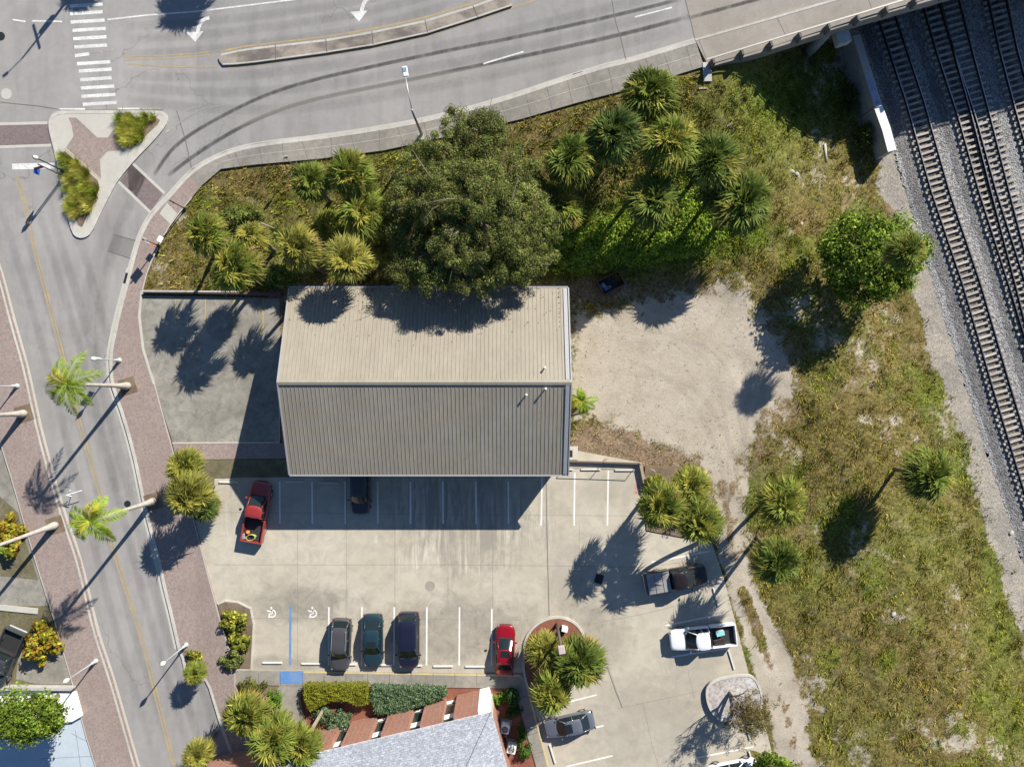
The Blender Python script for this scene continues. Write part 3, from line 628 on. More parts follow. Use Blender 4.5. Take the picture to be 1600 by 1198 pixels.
# ---------------------------------------------------------------- bridge
def deckpt(px, py, dz): return WR(px, py, dz)
OUT = [(1108, 105), (1200, 79), (1350, 31), (1462, -1), (1700, -72), (2600, -340)]
INN = [(1104, 94), (1200, 65), (1350, 20), (1415, 0), (1700, -84), (2600, -352)]
KB = [(1086, 62), (1200, 30), (1300, 1), (1450, -42), (1700, -114), (2600, -380)]
NB = [(1070, -6), (1030, -160), (1110, -500), (2600, -900)]
br = empty('road_bridge', WR(1108, 105), 0, 'concrete overpass carrying the road over the railway tracks', 'bridge')
def to_parent(o, p):
    o.parent = p; o.matrix_parent_inverse = Matrix.Translation(-p.location); return o
for o in (sheet('deck', [(1070, -6), (1086, 62)] + KB[1:] + [(2600, -900), (1110, -500), (1030, -160)], M['deck'], .0, .95, None),
          sheet('footway', KB + OUT[::-1], M['deck'], .14, 1.05, None),
          ribbon('kerb', [KB], .2, M['kerb'], .16, .1, None, shift=-.02),
          ribbon('edge_beam', [OUT], .24, M['deck'], .32, 1.2, None, shift=.12),
          ribbon('rail', [INN], .12, M['steelrail'], 1.02, .1, None, shift=.06), ribbon('rail', [INN], .08, M['steelrail'], .70, .08, None, shift=.06)):
    to_parent(o, br)
for ln in ([(1214, 28), (1229, 58)], [(1354, -10), (1362, 14)], [(1092, 63), (1104, 93)]): to_parent(ribbon('deck_joint', [ln], .05, M['joint'], .145, 0, None), br)
post0 = None
L = [(1111, 100)] + [(1111 + 44.5 * i, 100 - 44.5 * i * .2985) for i in range(1, 14)]
for i, (a, b) in enumerate(L):
    p = WR(a, b, .14); m = MB(); m.box((0, -.12, .42), (.30, .62, .92), R(17), .03, .75)
    if post0 is None: post0 = m.build('post', m_plain('dark_post_concrete', (.10, .095, .085), .9)); q = post0
    else: q = post0.copy(); COL.objects.link(q)
    q.location = p - br.location; q.parent = br
# abutment, wing wall, piers and girders
m = MB()
p0, p1 = WR(1104, 100, .3), WR(1120, 60, .3)
q0 = WR(1106, 128, 0)
m.poly([(p0.x - .3, p0.y + .2), (p0.x + .45, p0.y + .2), (p0.x + .5, q0.y), (p0.x - .15, q0.y)], .2, zr(p0.x) + .15)
to_parent(m.build('wing_wall', M['conc']), br)
m = MB(); m.poly([(p0.x - .4, p0.y + .1), (p0.x + .7, p0.y + .1), (p0.x - 2.5, p0.y + 45), (p0.x - 4, p0.y + 45)], -1.2, zr(p0.x) - .97)
to_parent(m.build('abutment', M['conc']), br)
dv = Vector((rd.x, rd.y, 0))
for sx in (-2.5, 24):
    b0 = WR(1355 + sx * 17, 20 - .2985 * max(0, sx) * 17, 0)
    for k in range(5):
        m = MB(); c = Vector((b0.x, b0.y + .5, 0)) - dv * (-.6 + k * 5)
        z1 = zr(c.x) - 1.35
        m.lathe((c.x, c.y, RZ), [(.55, 0), (.55, z1 - RZ)], 16); o = to_parent(m.build('pier', M['conc'], None, True), br)
        if k == 0:
            m = MB(); e = c - dv * 21; a = math.atan2(-dv.y, -dv.x); mid = (c + e) / 2 + dv * .6
            m.box((mid.x, mid.y, z1 + .2), ((c - e).length + 3.2, 1.2, .75), a, .04); to_parent(m.build('pier_cap', M['conc']), br)
# ---------------------------------------------------------------- railway
BAL = [(1392, 215), (1404, 262), (1440, 380), (1490, 545), (1545, 715), (1590, 850), (1640, 1010), (1700, 1220)]
top = [(1375, 160), (1340, 40), (1290, -110), (1200, -420)]
rj = random.Random(3)
_b = smoothpts(BAL, 3); _bb = []
for p_, q_ in zip(_b, _b[1:]):
    for t in np.linspace(0, 1, 8)[:-1]: _bb.append((p_[0] + (q_[0] - p_[0]) * t + rj.uniform(-2.6, 2.6), p_[1] + (q_[1] - p_[1]) * t))
BAL = _bb + [_b[-1]]
sheet('ballast', top[::-1] + BAL + [(1900, 1900), (3500, 1900), (3500, -420)], M['ballast'], -.035, .6, flat=RZ)
def line_at(pts, y): return float(np.interp(y, [p[1] for p in pts], [p[0] for p in pts]))
T1 = [(1238, -400), (1360, 0), (1371, 35), (1412, 158), (1452, 300), (1501, 445), (1546, 600), (1600, 778), (1690, 1090), (1810, 1500)]
T2 = [(1318, -400), (1436, 0), (1460, 82), (1495, 188), (1526, 300), (1574, 450), (1620, 600), (1672, 780), (1900, 1550)]
T3 = [(1376, -400), (1495, 0), (1517, 85), (1544, 185), (1573, 300), (1612, 450), (1650, 600), (1700, 780), (1925, 1550)]
T4 = [(1422, -400), (1541, 0), (1557, 75), (1582, 170), (1619, 300), (1664, 450), (1710, 600), (1765, 780), (1990, 1550)]
def rail_parts(parent, pts, zb, y0, y1):
    sub = [(line_at(pts, y), y) for y in np.arange(y0, y1 + 1, 20)]
    o = ribbon('rail', [sub], .17, M['rust'], zb - RZ + .035, .02, None, None, RZ); to_parent(o, parent)
    o = ribbon('rail', [sub], .05, M['rust'], zb - RZ + .20, .19, None, None, RZ); to_parent(o, parent)
    o2 = ribbon('rail_head', [sub], .075, M['railtop'], zb - RZ + .225, .035, None, None, RZ); o2.parent = o
    return o
def make_track(name, label, left, right, y0, y1, extra=None, wide=2.55, sl_off=0.0):
    ym = (y0 + y1) / 2
    t = empty(name, W(line_at(left, ym), ym, RZ), 0, label, 'railway track', 'railway tracks')
    zb = RZ + .17
    for pts in [left, right] + (extra or []): rail_parts(t, pts, zb, y0 - 200, 1400)
    proto = None; y = y0 + 3; n = 0
    while y < y1 and n < 100:
        c0 = W(line_at(left, y), y, RZ); c1 = W(line_at(right, y), y, RZ); c = (c0 + c1) / 2
        a = math.atan2(rn.y, rn.x) + random.gauss(0, .02)
        if proto is None:
            m = MB(); m.box((0, 0, 0), (wide, .24, .18), 0, .02); s = proto = m.build('sleeper', M['sleeper'])
        else: s = proto.copy(); COL.objects.link(s)
        s.parent = t; s.scale = (random.uniform(.97, 1.05), random.uniform(.85, 1.1), 1); s.location = Vector((c.x + rn.x * (sl_off + random.uniform(-.05, .05)), c.y + rn.y * sl_off, RZ + .1)) - t.location; s.rotation_euler = (0, 0, a)
        y += 9.55; n += 1
    m = MB()
    for y in list(np.arange(y0 + 3 - 9.55, y0 - 200, -9.55)) + list(np.arange(y, 1400, 9.55)):
        c0 = W(line_at(left, y), y, RZ); c1 = W(line_at(right, y), y, RZ); c = (c0 + c1) / 2
        m.box((c.x + rn.x * sl_off, c.y + rn.y * sl_off, RZ + .1), (wide, .24, .18), math.atan2(rn.y, rn.x))
    o = to_parent(m.build('sleeper', M['sleeper']), t); o['kind'] = 'stuff'
    return t
def jag(pts, w, dens=9):
    out = [(line_at(pts, y), y) for y in np.arange(-60, 1230, dens)]
    return [(p[0] - w / 2 + rj.uniform(-2.5, 2.5), p[1]) for p in out] + [(p[0] + w / 2 + rj.uniform(-2.5, 2.5), p[1]) for p in out[::-1]]
DK = m_ballast((.105, .105, .108), (.145, .142, .14))
sheet('ballast_band', jag([(a_ - 20, b_) for a_, b_ in T1], 17), DK, -.028, flat=RZ)
sheet('ballast_band', jag([(a_ + 56, b_) for a_, b_ in T1], 13), DK, -.028, flat=RZ)
def shift(pts, d): return [(a + d, b) for a, b in pts]
make_track('railway_track', 'nearest railway track to the grass field, single pair of rails on pale sleepers', T1, shift(T1, 28), -60, 890)
T3l = [(a - d, b) for (a, b), d in zip(T3, (27, 29, 29.5, 28.5, 28, 28, 28, 28, 28))]
make_track('railway_track', 'middle railway track where two sets of rails run together on long sleepers', T2, shift(T2, 27), -60, 640, [T3l, T3], 4.1, .85)
make_track('railway_track', 'farthest railway track, cut by the top right corner of the photo', T4, shift(T4, 28), -60, 320)
for pts_ in (T1, T2, T4): film('oil_stain', [(line_at(pts_, y_) + 14, y_) for y_ in range(-40, 900, 12)], .95, M['oil_film'], -.02, RZ)
# crash wall between field and tracks
cw = empty('concrete_wall', W(1370, 150, RZ), 0, 'long white topped concrete wall beside the tracks with blue paint under the bridge', 'wall')
wl = [(1338, 55), (1352, 100), (1372, 165)]; wl2 = [(1372, 166), (1385, 202), (1394, 236)]
def wallpart(name, pts, z0, z1, wd, mat):
    q = [W(a, b, z1) for a, b in pts]; m = MB()
    Lf = offset_line(q, wd / 2); Rt = offset_line(q, -wd / 2); m.poly(Lf + Rt[::-1], z0, z1)
    return to_parent(m.build(name, mat, bevel=.03), cw)
wallpart('wall', wl, RZ - .3, .0, .75, M['conc']); wallpart('wall', wl2, RZ - .3, .06, .85, M['conc'])
wallpart('coping', wl, .001, .04, .7, M['plate']); wallpart('coping', wl2, .061, .12, .8, M['wwhite'])
bs = m_worn_paint('blue_graffiti', (.06, .16, .42), .8, (.4, .42, .44))
m = MB(); a, b = W(1357, 118, .05), W(1371.5, 163, .05)
m.poly(offset_line([a, b], .27) + offset_line([a, b], -.27)[::-1], .041, .046); to_parent(m.build('paint_patch', bs), cw)
# ---------------------------------------------------------------- lots
Z0 = 0.0
LOTB = [(335, 746), (545, 744), (545, 700), (880, 700), (998, 722), (1004, 745), (1003, 790), (1010, 830), (1060, 838), (1112, 846), (1130, 900), (1150, 975), (1172, 1060), (1200, 1150), (1222, 1240), (868, 1240), (815, 1056), (395, 1056), (360, 1050), (341, 960), (322, 898), (302, 812), (334, 800)]
sheet('parking_lot', LOTB, M['lot'], .0, .2, flat=Z0)
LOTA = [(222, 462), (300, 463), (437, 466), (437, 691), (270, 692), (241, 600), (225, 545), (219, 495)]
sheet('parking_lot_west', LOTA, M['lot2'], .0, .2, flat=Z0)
ribbon('kerb', [[(437, 600), (437, 691), (270, 692)]], .13, M['plate'], .1, .2, flat=Z0)
ribbon('kerb', [[(222, 455), (218, 495), (224, 545), (241, 600)]], .16, M['plate'], .13, .2, flat=Z0)
sheet('brick_path', [(270, 693), (450, 692), (450, 716), (276, 718)], M['brick'], .08, .2, flat=Z0)
sheet('planting_strip', [(276, 718.5), (452, 717), (470, 744), (335, 746), (334, 760), (288, 752)], M['moss'], .06, .1, flat=Z0)
sheet('planting_strip', [(452, 725), (545, 725), (545, 743), (470, 743.5)], M['soil'], .06, .1, flat=Z0)
ribbon('bay_line', [[(274.5, 466), (274.5, 508)], [(321, 466), (321, 520)], [(366, 466), (366, 520)], [(411, 466), (411, 520)]], .11, m_worn_paint('bay_paint_yellow', (.42, .30, .05), .5, (.2, .19, .16)), .005, flat=Z0)
ribbon('slab_joint', [[(262, 560), (436, 560)], [(329, 466), (335, 690)]], .03, M['crack'], .003, flat=Z0)
lot_lines = [[(x, 752), (x + .5, 818)] for x in (437, 487.5, 539, 590, 641, 692, 743.5, 794)] + [[(847, 745), (845.5, 821)], [(898, 738), (897, 821)], [(950.5, 735), (949, 821)]]
lot_lines += [[(x, 948), (x - .5, 1039)] for x in (514, 565.5, 616, 667, 718)] + [[(768.5, 951), (768, 1040)]]
lot_lines += [[(1018, 878), (1108, 861)], [(1040, 977), (1127, 959)], [(1049, 1026), (1138, 1012)], [(1090, 1183), (1177, 1166)], [(892, 1095), (932, 1085)], [(910, 1141), (943, 1133)], [(885, 1197), (957, 1180)]]
ribbon('bay_line', lot_lines, .14, M['white2'], .005, flat=Z0)
ribbon('blue_bay_line', [[(454, 946), (453, 1039)]], .2, M['blue'], .005, flat=Z0)
ribbon('slab_joint', [[(541, 745), (541, 1040)], [(617, 820), (617, 1040)], [(853, 742), (856, 900), (858, 962)], [(335, 882), (700, 882), (890, 884), (1012, 886)], [(345, 965), (815, 968)], [(335, 800), (1008, 806)], [(465, 822), (465, 1040)], [(770, 822), (770, 950)], [(700, 822), (700, 948)], [(945, 1025), (962, 1075), (972, 1105)], [(965, 1106), (1005, 1098), (1090, 1080)], [(920, 975), (1010, 958), (1060, 945)], [(1005, 1098), (1018, 1160), (1030, 1200)], [(1075, 1050), (1085, 1090)], [(905, 820), (905, 884)], [(1010, 885), (1070, 878)]], .035, M['crack'], .003, flat=Z0)
ribbon('wide_joint', [[(853, 742), (855, 850), (858, 962)], [(948, 1040), (962, 1080), (972, 1104)]], .07, M['joint'], .004, flat=Z0)
# access symbols and other paint
def symbol(cx, cy, s=1.0):
    def T(l): return [(cx + a * s, cy + b * s) for a, b in l]
    wheel = T([(5.5 * math.cos(t), 1 + 5.5 * math.sin(t)) for t in np.linspace(-1.9, 2.2, 16)])
    body = T([(-1, -7), (0, -3), (0.5, 1), (-4, 2), (-5, 8)]); arm = T([(0, -2), (-5, -2.5), (-7.5, -4)])
    ribbon('access_symbol', [wheel, body, arm], .12, M['white2'], .006, flat=Z0)
    sheet('access_symbol_head', T([(1.6 * math.cos(t) - 1, -8 + 1.6 * math.sin(t)) for t in np.linspace(0, 6.28, 12)[:-1]]), M['white2'], .0065, flat=Z0)
symbol(425, 957); symbol(489, 957)
ribbon('sprayed_mark', [[(992, 757), (997, 759), (992, 762), (998, 764)], [(992, 769), (997, 767), (993, 771)], [(999, 758), (999, 770)]], .1, M['red'], .005, flat=Z0)
# walk in front of the brick building
WK1 = [(367, 1046), (815, 1052), (823, 1064), (860, 1205), (840, 1205), (803, 1074), (395, 1069), (370, 1069)]
sheet('walkway', WK1, M['walk'], .13, .3, flat=Z0)
ribbon('yellow_kerb_line', [[(475, 1048.5), (812, 1054)], [(822, 1066), (859, 1206)]], .16, M['yellow2'], .136, flat=Z0)
sheet('blue_pad', [(437, 1047), (475, 1047), (475, 1067), (437, 1067)], M['blue'], .137, flat=Z0)
ribbon('walkway_joint', [[(x, 1050), (x, 1069)] for x in range(405, 810, 34)] + [[(826, 1085), (810, 1090)], [(834, 1112), (817, 1117)], [(842, 1142), (825, 1147)], [(850, 1172), (832, 1177)]], .035, M['joint'], .138, flat=Z0)
sheet('path', [(437, 1069.5), (474, 1069.5), (470, 1090), (480, 1140), (470, 1160), (440, 1140), (425, 1090)], M['walk'], .1, .2, flat=Z0)
sheet('garden_bed', [(367, 1070), (436, 1070), (424, 1090), (440, 1145), (500, 1200), (500, 1240), (425, 1240), (400, 1160)], M['soil'], .06, .2, flat=Z0)
sheet('garden_bed', [(474, 1070), (755, 1071), (770, 1120), (500, 1180), (470, 1150), (480, 1140), (470, 1090)], M['mulch'], .05, .2, flat=Z0)
sheet('garden_bed', [(758, 1074), (802, 1075), (842, 1215), (790, 1215)], M['mulch'], .05, .2, flat=Z0)
# kerbed planters in the lot
def planter(pts, mat, h=.16, kw=.2, km='kerb', closed=True):
    sheet('planting_bed', pts, M[mat], h - .04, .2, flat=Z0); ribbon('planter_kerb', [pts], kw, M[km], h, .25, flat=Z0, closed=closed)
P1 = smoothpts([(818, 1058), (818, 1010), (824, 990), (838, 974), (856, 965), (876, 963), (894, 969), (907, 981), (916, 1000), (922, 1035), (900, 1070), (870, 1100), (838, 1100)], 2, True)
planter(P1, 'mulch', .18)
P2 = smoothpts([(1160, 1051), (1118, 1058), (1104, 1068), (1102, 1085), (1108, 1106), (1122, 1122), (1145, 1124), (1185, 1117), (1190, 1085), (1178, 1055)], 2, True)
planter(P2, 'gravel', .42)
sheet('planting_bed', [(1008, 728), (1060, 728), (1100, 745), (1120, 790), (1118, 846), (1062, 838), (1010, 828), (1004, 775)], M['soil'], .1, .15, flat=Z0)
PL = [(341, 943), (352, 938), (372, 940), (392, 950), (397, 975), (395, 1012), (393, 1045), (364, 1045)]
sheet('planting_bed', PL, M['soil'], .12, .2, flat=Z0); ribbon('planter_kerb', [PL], .14, M['kerb'], .14, .2, flat=Z0)
BB = [(296, 1060), (292, 1035), (285, 1015), (318, 1015), (326, 1052), (312, 1062)]
sheet('planting_bed', BB, M['soil'], .135, .1, flat=Z0)
sheet('service_pad', [(888, 697), (903, 697), (903, 718), (888, 718)], M['plate'], .06, .1, flat=Z0)
sheet('service_grate', [(889, 703), (894.5, 703), (894.5, 714), (889, 714)], M['dark'], .066, flat=Z0)
# west side of the street
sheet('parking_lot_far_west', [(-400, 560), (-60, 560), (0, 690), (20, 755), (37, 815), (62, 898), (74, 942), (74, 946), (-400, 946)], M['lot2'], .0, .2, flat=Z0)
sheet('grass_verge', [(-200, 780), (0, 775), (28, 800), (38, 838), (60, 905), (40, 960), (-200, 890)][:5] + [(-200, 880)], M['moss'], .02, flat=Z0)
sheet('grass_verge', [(-200, 946), (74, 946), (100, 1022), (114, 1072), (-200, 1072)], M['moss'], .03, .2, flat=Z0)
sheet('concrete_patch', [(30, 1020), (85, 1000), (100, 1023), (112, 1068), (60, 1068), (25, 1060)], M['lot2'], .045, flat=Z0)
ribbon('stone_edging', [[(0, 948), (60, 954)]], .5, M['plate'], .14, .1, flat=Z0)
sheet('painted_patio', [(-400, 1078), (117, 1079), (152, 1198), (170, 1260), (-400, 1260)], M['patio'], .02, .1, flat=Z0)
ribbon('slab_joint', [[(118, 1140), (122, 1165), (126, 1198)], [(112, 1145), (140, 1160)], [(60, 1185), (150, 1180)]], .03, M['joint'], .024, flat=Z0)
m = MB(); q = [W(a, b, .4) for a, b in [(-200, 1088), (60, 1090), (92, 1081), (117, 1081), (127, 1119), (113, 1127), (85, 1130), (-200, 1140)]]
m.poly([(p.x, p.y) for p in q], 0, .4); tag(m.build('painted_platform', M['wwhite'], bevel=.02), 'low bright white painted platform under the leafy tree at the lower left', 'platform')
m = MB(); q = [W(a, b, .7) for a, b in [(-200, 1071), (112, 1075), (113, 1079), (-200, 1077)]]
m.poly([(p.x, p.y) for p in q], 0, .7); tag(m.build('garden_wall', M['conc']), 'low pale garden wall beside the grass and the white platform', 'wall')

# ---------------------------------------------------------------- metal-roofed building
def to_local(o, p): return to_parent(o, p)
bd = empty('commercial_building', (0, 0, 0), 0, 'long building with a ribbed beige metal gable roof, half shaded by a tree', 'building')
ZE, ZR_ = 4.6, 7.65
xw, xe = W(452.5, 600, ZE).x, W(887.5, 600, ZE).x
yn, ysx = W(600, 449.5, ZE).y, W(600, 741.5, ZE).y
yr = W(600, 597, ZR_).y
# roof outline is very slightly out of square
m = MB(); x0, x1, y0, y1 = xw + .35, xe - .35, ysx + .35, yn - .35
hE = ZE - .12
m.add([(x0, y0, -.1), (x1, y0, -.1), (x1, y1, -.1), (x0, y1, -.1), (x0, y0, hE), (x1, y0, hE), (x1, y1, hE), (x0, y1, hE), (x0, yr, ZR_ - .2), (x1, yr, ZR_ - .2)],
      [(0, 1, 5, 4), (2, 3, 7, 6), (1, 2, 6, 9, 5), (3, 0, 4, 8, 7), (4, 5, 9, 8), (6, 7, 8, 9)])
m.build('wall', M['wall'], bd)
def slope(name, ya, za, yb, zb):
    m = MB(); N = 71; t = .06
    for i in range(N):
        a = xw + (xe - xw) * i / N; b = xw + (xe - xw) * (i + 1) / N
        m.add([(a, ya, za), (b, ya, za), (b, yb, zb), (a, yb, zb)], [(0, 1, 2, 3)])
    for i in range(N + 1):
        a = xw + (xe - xw) * i / N; rw = .020; rh = .036
        a0, a1 = a - rw, a + rw
        m.add([(a0, ya, za - .01), (a1, ya, za - .01), (a1, yb, zb - .01), (a0, yb, zb - .01), (a0 + .012, ya, za + rh), (a1 - .012, ya, za + rh), (a1 - .012, yb, zb + rh), (a0 + .012, yb, zb + rh)],
              [(4, 5, 6, 7), (0, 4, 7, 3), (1, 2, 6, 5), (0, 1, 5, 4)])
    o = m.build(name, M['roof'], bd)
    m2 = MB(); m2.add([(xw, ya, za - .08), (xe, ya, za - .08), (xe, yb, zb - .08), (xw, yb, zb - .08)], [(0, 3, 2, 1)]); m2.build('soffit', M['wall'], o)
    return o
slope('roof', ysx, ZE, yr, ZR_); slope('roof', yn, ZE, yr, ZR_)
m = MB(); m.add([(xw - .03, yr - .22, ZR_ + .015), (xe + .03, yr - .22, ZR_ + .015), (xe + .03, yr, ZR_ + .1), (xw - .03, yr, ZR_ + .1), (xe + .03, yr + .22, ZR_ + .015), (xw - .03, yr + .22, ZR_ + .015)], [(0, 1, 2, 3), (3, 2, 4, 5)]); m.build('ridge_cap', M['roof'], bd)
for nm, y in (('gutter', ysx - .06), ('gutter', yn + .06)):
    m = MB(); m.box(((xw + xe) / 2, y, ZE - .04), (xe - xw, .12, .13)); m.build(nm, M['trim'], bd)
for xx in (xw - .03, xe + .03):
    m = MB()
    for ya, yb in ((ysx, yr), (yn, yr)):
        m.add([(xx - .05, ya, ZE - .14), (xx + .05, ya, ZE - .14), (xx + .05, ya, ZE + .1), (xx - .05, ya, ZE + .1), (xx - .05, yb, ZR_ - .14), (xx + .05, yb, ZR_ - .14), (xx + .05, yb, ZR_ + .1), (xx - .05, yb, ZR_ + .1)], [(0, 1, 2, 3), (3, 2, 6, 7), (0, 3, 7, 4), (1, 5, 6, 2), (0, 4, 5, 1)])
    m.build('rake_trim', M['trim'], bd)
m = MB()
for ya, yb in ((ysx + .05, yr - .24), (yn - .05, yr + .24)):
    za = ZE + (ZR_ - ZE) * abs(ya - (ysx if ya < 0 else yn)) / 8 + .085; zb = ZR_ + .015
    m.add([(xe - .42, ya, za), (xe - .1, ya, za), (xe - .1, yb, zb), (xe - .42, yb, zb)], [(0, 1, 2, 3)])
m.build('edge_flashing', M['trim'], bd)
_n = 700; _x = rng.uniform(xw + .3, xe - 5, _n); _y = yn - rng.exponential(.9, _n) - .03; _x = np.where(rng.random(_n) < .75, rng.normal((xw + xe) / 2 + 1.5, 5.0, _n).clip(xw + .3, xe - .8), _x); _y = _y.clip(yr + .4, yn - .03)
_z = ZE + (ZR_ - ZE) * (yn - _y) / (yn - yr) + .05
_V = []; 
_P = np.stack([_x, _y, _z], 1); _a = rng.random(_n) * 6.28; _u = np.stack([np.cos(_a), np.sin(_a), _a * 0], 1) * .06; _w = np.stack([-np.sin(_a), np.cos(_a), _a * 0], 1) * .035
_V = np.stack([_P - _u, _P - _w, _P + _u, _P + _w], 1).reshape(-1, 3)
np_mesh('fallen_leaves', _V, np.arange(_n * 4).reshape(-1, 4), np.repeat(np.array([[.12, .08, .04]]) * (.5 + rng.random((_n, 1))), 4, 0), M['leaf'], bd)
for a, b, z in ((822.5, 616.5, 7.15), (852.5, 607, 7.45), (851.5, 574, 7.2)):
    p = W(a, b, z + .3); m = MB(); m.lathe((p.x, p.y, z - .2), [(.09, 0), (.06, .12), (.06, .62), (.09, .62), (.09, .72), (.0, .74)], 10); m.build('vent_pipe', M['wwhite'], bd)
for i in range(5):
    m = MB(); cx = x0 + 3 + i * 4.3; m.box((cx, y0 - .01, 1.25), (2.3 if i % 2 else 1.1, .06, 2.4)); m.build('door', M['grey'], bd)
m = MB(); m.box((x1 + .01, -2, 1.2), (.06, 1.0, 2.2)); m.build('door', M['grey'], bd)

# ---------------------------------------------------------------- brick building
bb = empty('brick_building', W(650, 1130, 0), 0, 'brick office with tall narrow windows and a pale grey shingle roof at the bottom edge', 'building')
hB = 4.3
B0, B1 = W(488, 1141.5, 0), W(765, 1072.5, 0)
u = (B1 - B0); u.z = 0; Lw = u.length; u.normalize(); nrm = Vector((-u.y, u.x, 0))    # outward to the north
def onwall(t, d=0, z=0): p = B0 + u * t + nrm * d; return Vector((p.x, p.y, z))
def wallbox(t0, t1, z0, z1, d0, d1, name, mat, parent=bb):
    m = MB(); q = [onwall(t0, d0), onwall(t1, d0), onwall(t1, d1), onwall(t0, d1)]
    m.poly([(p.x, p.y) for p in q], z0, z1); o = m.build(name, mat); return to_parent(o, parent) if parent is bb else o
# depth behind the facade
wallbox(-9.5, Lw + .1, -.1, hB - .1, -16, -.62, 'wall', M['wall'])
def t_of(px): # distance along the wall for a base pixel
    return (W(px, 1141.5 - (px - 488) * .249, 0) - B0).length * (1 if px > 488 else -1)
bays = [(478, 532), (550, 590), (608, 647), (665, 697), (714, 750)]
prev = None
wallbox(-9.5, t_of(478) - .01, 0, hB - .02, -.6, 0, 'brick_pier', M['wallbrick'])
for a, b in bays:
    wallbox(t_of(a), t_of(b), 0, hB - .02, -.6, 0, 'brick_pier', M['wallbrick'])
    if prev is not None:
        t0, t1 = t_of(prev), t_of(a)
        f = wallbox(t0 + .002, t1 - .002, .0, .3, -.6, -.34, 'window', M['wwhite'])
        for nm, z0, z1, mt in (('pane', .3, 2.45, 'glass'), ('spandrel', 2.45, 3.25, 'wwhite'), ('pane', 3.25, hB - .05, 'glass')):
            o = wallbox(t0 + .004, t1 - .004, z0, z1, -.6, -.5 if nm == 'pane' else -.46, nm, M[mt]); o.parent = f; o.matrix_parent_inverse = Matrix.Identity(4)
    prev = b
wallbox(t_of(750) + .003, t_of(765), 0, hB, -1.2, .05, 'corner_pier', M['wwhite'])
wallbox(t_of(765) - .25, t_of(765) + .12, 0, hB - .1, -16, -1.25, 'brick_wall', M['wallbrick'])
# hipped shingle roof
e0, e1 = W(478, 1179.5, hB + .05), W(768, 1111.5, hB + .05); ue = (e1 - e0).normalized(); ne = Vector((-ue.y, ue.x, 0))
sE = W(796, 1210, hB + .05); sdir = (sE - e1).normalized(); 
far = e1 + sdir * 16; c2 = e0 + (far - e1); 
rise = 2.6; mid = e1 - ue * 5.6 + sdir * 6.2; mid.z += rise; mid2 = e0 + (mid - e1) + ue * 8; mid2.z = mid.z
mid3 = far - ue * 5.6 - sdir * 6.2; mid3.z = mid.z
m = MB(); vs = [e0 - ue * 9.5, e1, far, c2 - ue * 9.5, mid, mid3, mid2 - ue * 11, mid3 - ue * 12]
m.add(vs, [(0, 1, 4, 6), (1, 2, 5, 4), (2, 3, 7, 5), (4, 5, 7, 6), (3, 0, 6, 7)]); to_parent(m.build('roof', M['shingle']), bb)
m = MB(); m.add([Vector((v.x, v.y, hB - .02)) for v in vs[:4]] + [Vector((v.x, v.y, hB + .045)) for v in vs[:4]], [(3, 2, 1, 0), (0, 1, 5, 4), (1, 2, 6, 5), (2, 3, 7, 6), (3, 0, 4, 7)]); to_parent(m.build('fascia', M['wwhite']), bb)
m = MB(); m.tube([e1 + Vector((0, 0, .03)), mid + Vector((0, 0, .03))], .07, 6); to_parent(m.build('hip_cap', M['shingle']), bb)

# ---------------------------------------------------------------- retaining walls, railing
m = MB(); q = [W(a, b, .42) for a, b in [(223, 453.5), (300, 454), (372, 455), (440, 457), (440, 462), (372, 459.5), (300, 458.5), (223, 457.5)]]
m.poly([(p.x, p.y) for p in q], -.1, .42); o = m.build('retaining_wall', m_plain('dark_red_wall', (.11, .055, .05), .8), bevel=.02); tag(o, 'low dark red wall between the palm bank and the west parking lot', 'wall')
m = MB(); m.poly([(p.x, p.y) for p in [W(a, b, .47) for a, b in [(223, 453), (372, 454.5), (372, 457), (223, 456)]]], .421, .47); m.build('coping', M['conc'], o)
m = MB(); q = [W(a, b, .35) for a, b in [(887, 719.5), (1001, 723), (1001, 726), (887, 722.5)]]
m.poly([(p.x, p.y) for p in q], -.1, .35); tag(m.build('retaining_wall', m_plain('brown_wall', (.16, .12, .09), .85), bevel=.02), 'thin brown retaining wall behind the two parking bays east of the building', 'wall')
m = MB(); q = [W(a, b, .5) for a, b in [(998.5, 723.5), (1003, 723.5), (1009.5, 754), (1005, 756)]]
m.poly([(p.x, p.y) for p in q], -.1, .5); tag(m.build('retaining_wall', M['wood'], bevel=.02), 'short weathered wooden wall beside the palm planter at the end of the bays', 'wall')
rl = empty('railing', W(940, 722, .35), 0, 'thin black railing on top of the brown retaining wall', 'railing')
pts = [W(a, b, .35) for a, b in [(890, 720.5), (943, 722), (998, 724)]]
for nm, z, r in (('rail', 1.0, .03), ('rail', .2, .02)):
    m = MB(); m.tube([p + Vector((0, 0, z)) for p in pts], r, 6); to_parent(m.build(nm, M['dark']), rl)
for p in pts: m = MB(); m.tube([p, p + Vector((0, 0, 1.02))], .035, 6); to_parent(m.build('post', M['dark']), rl)
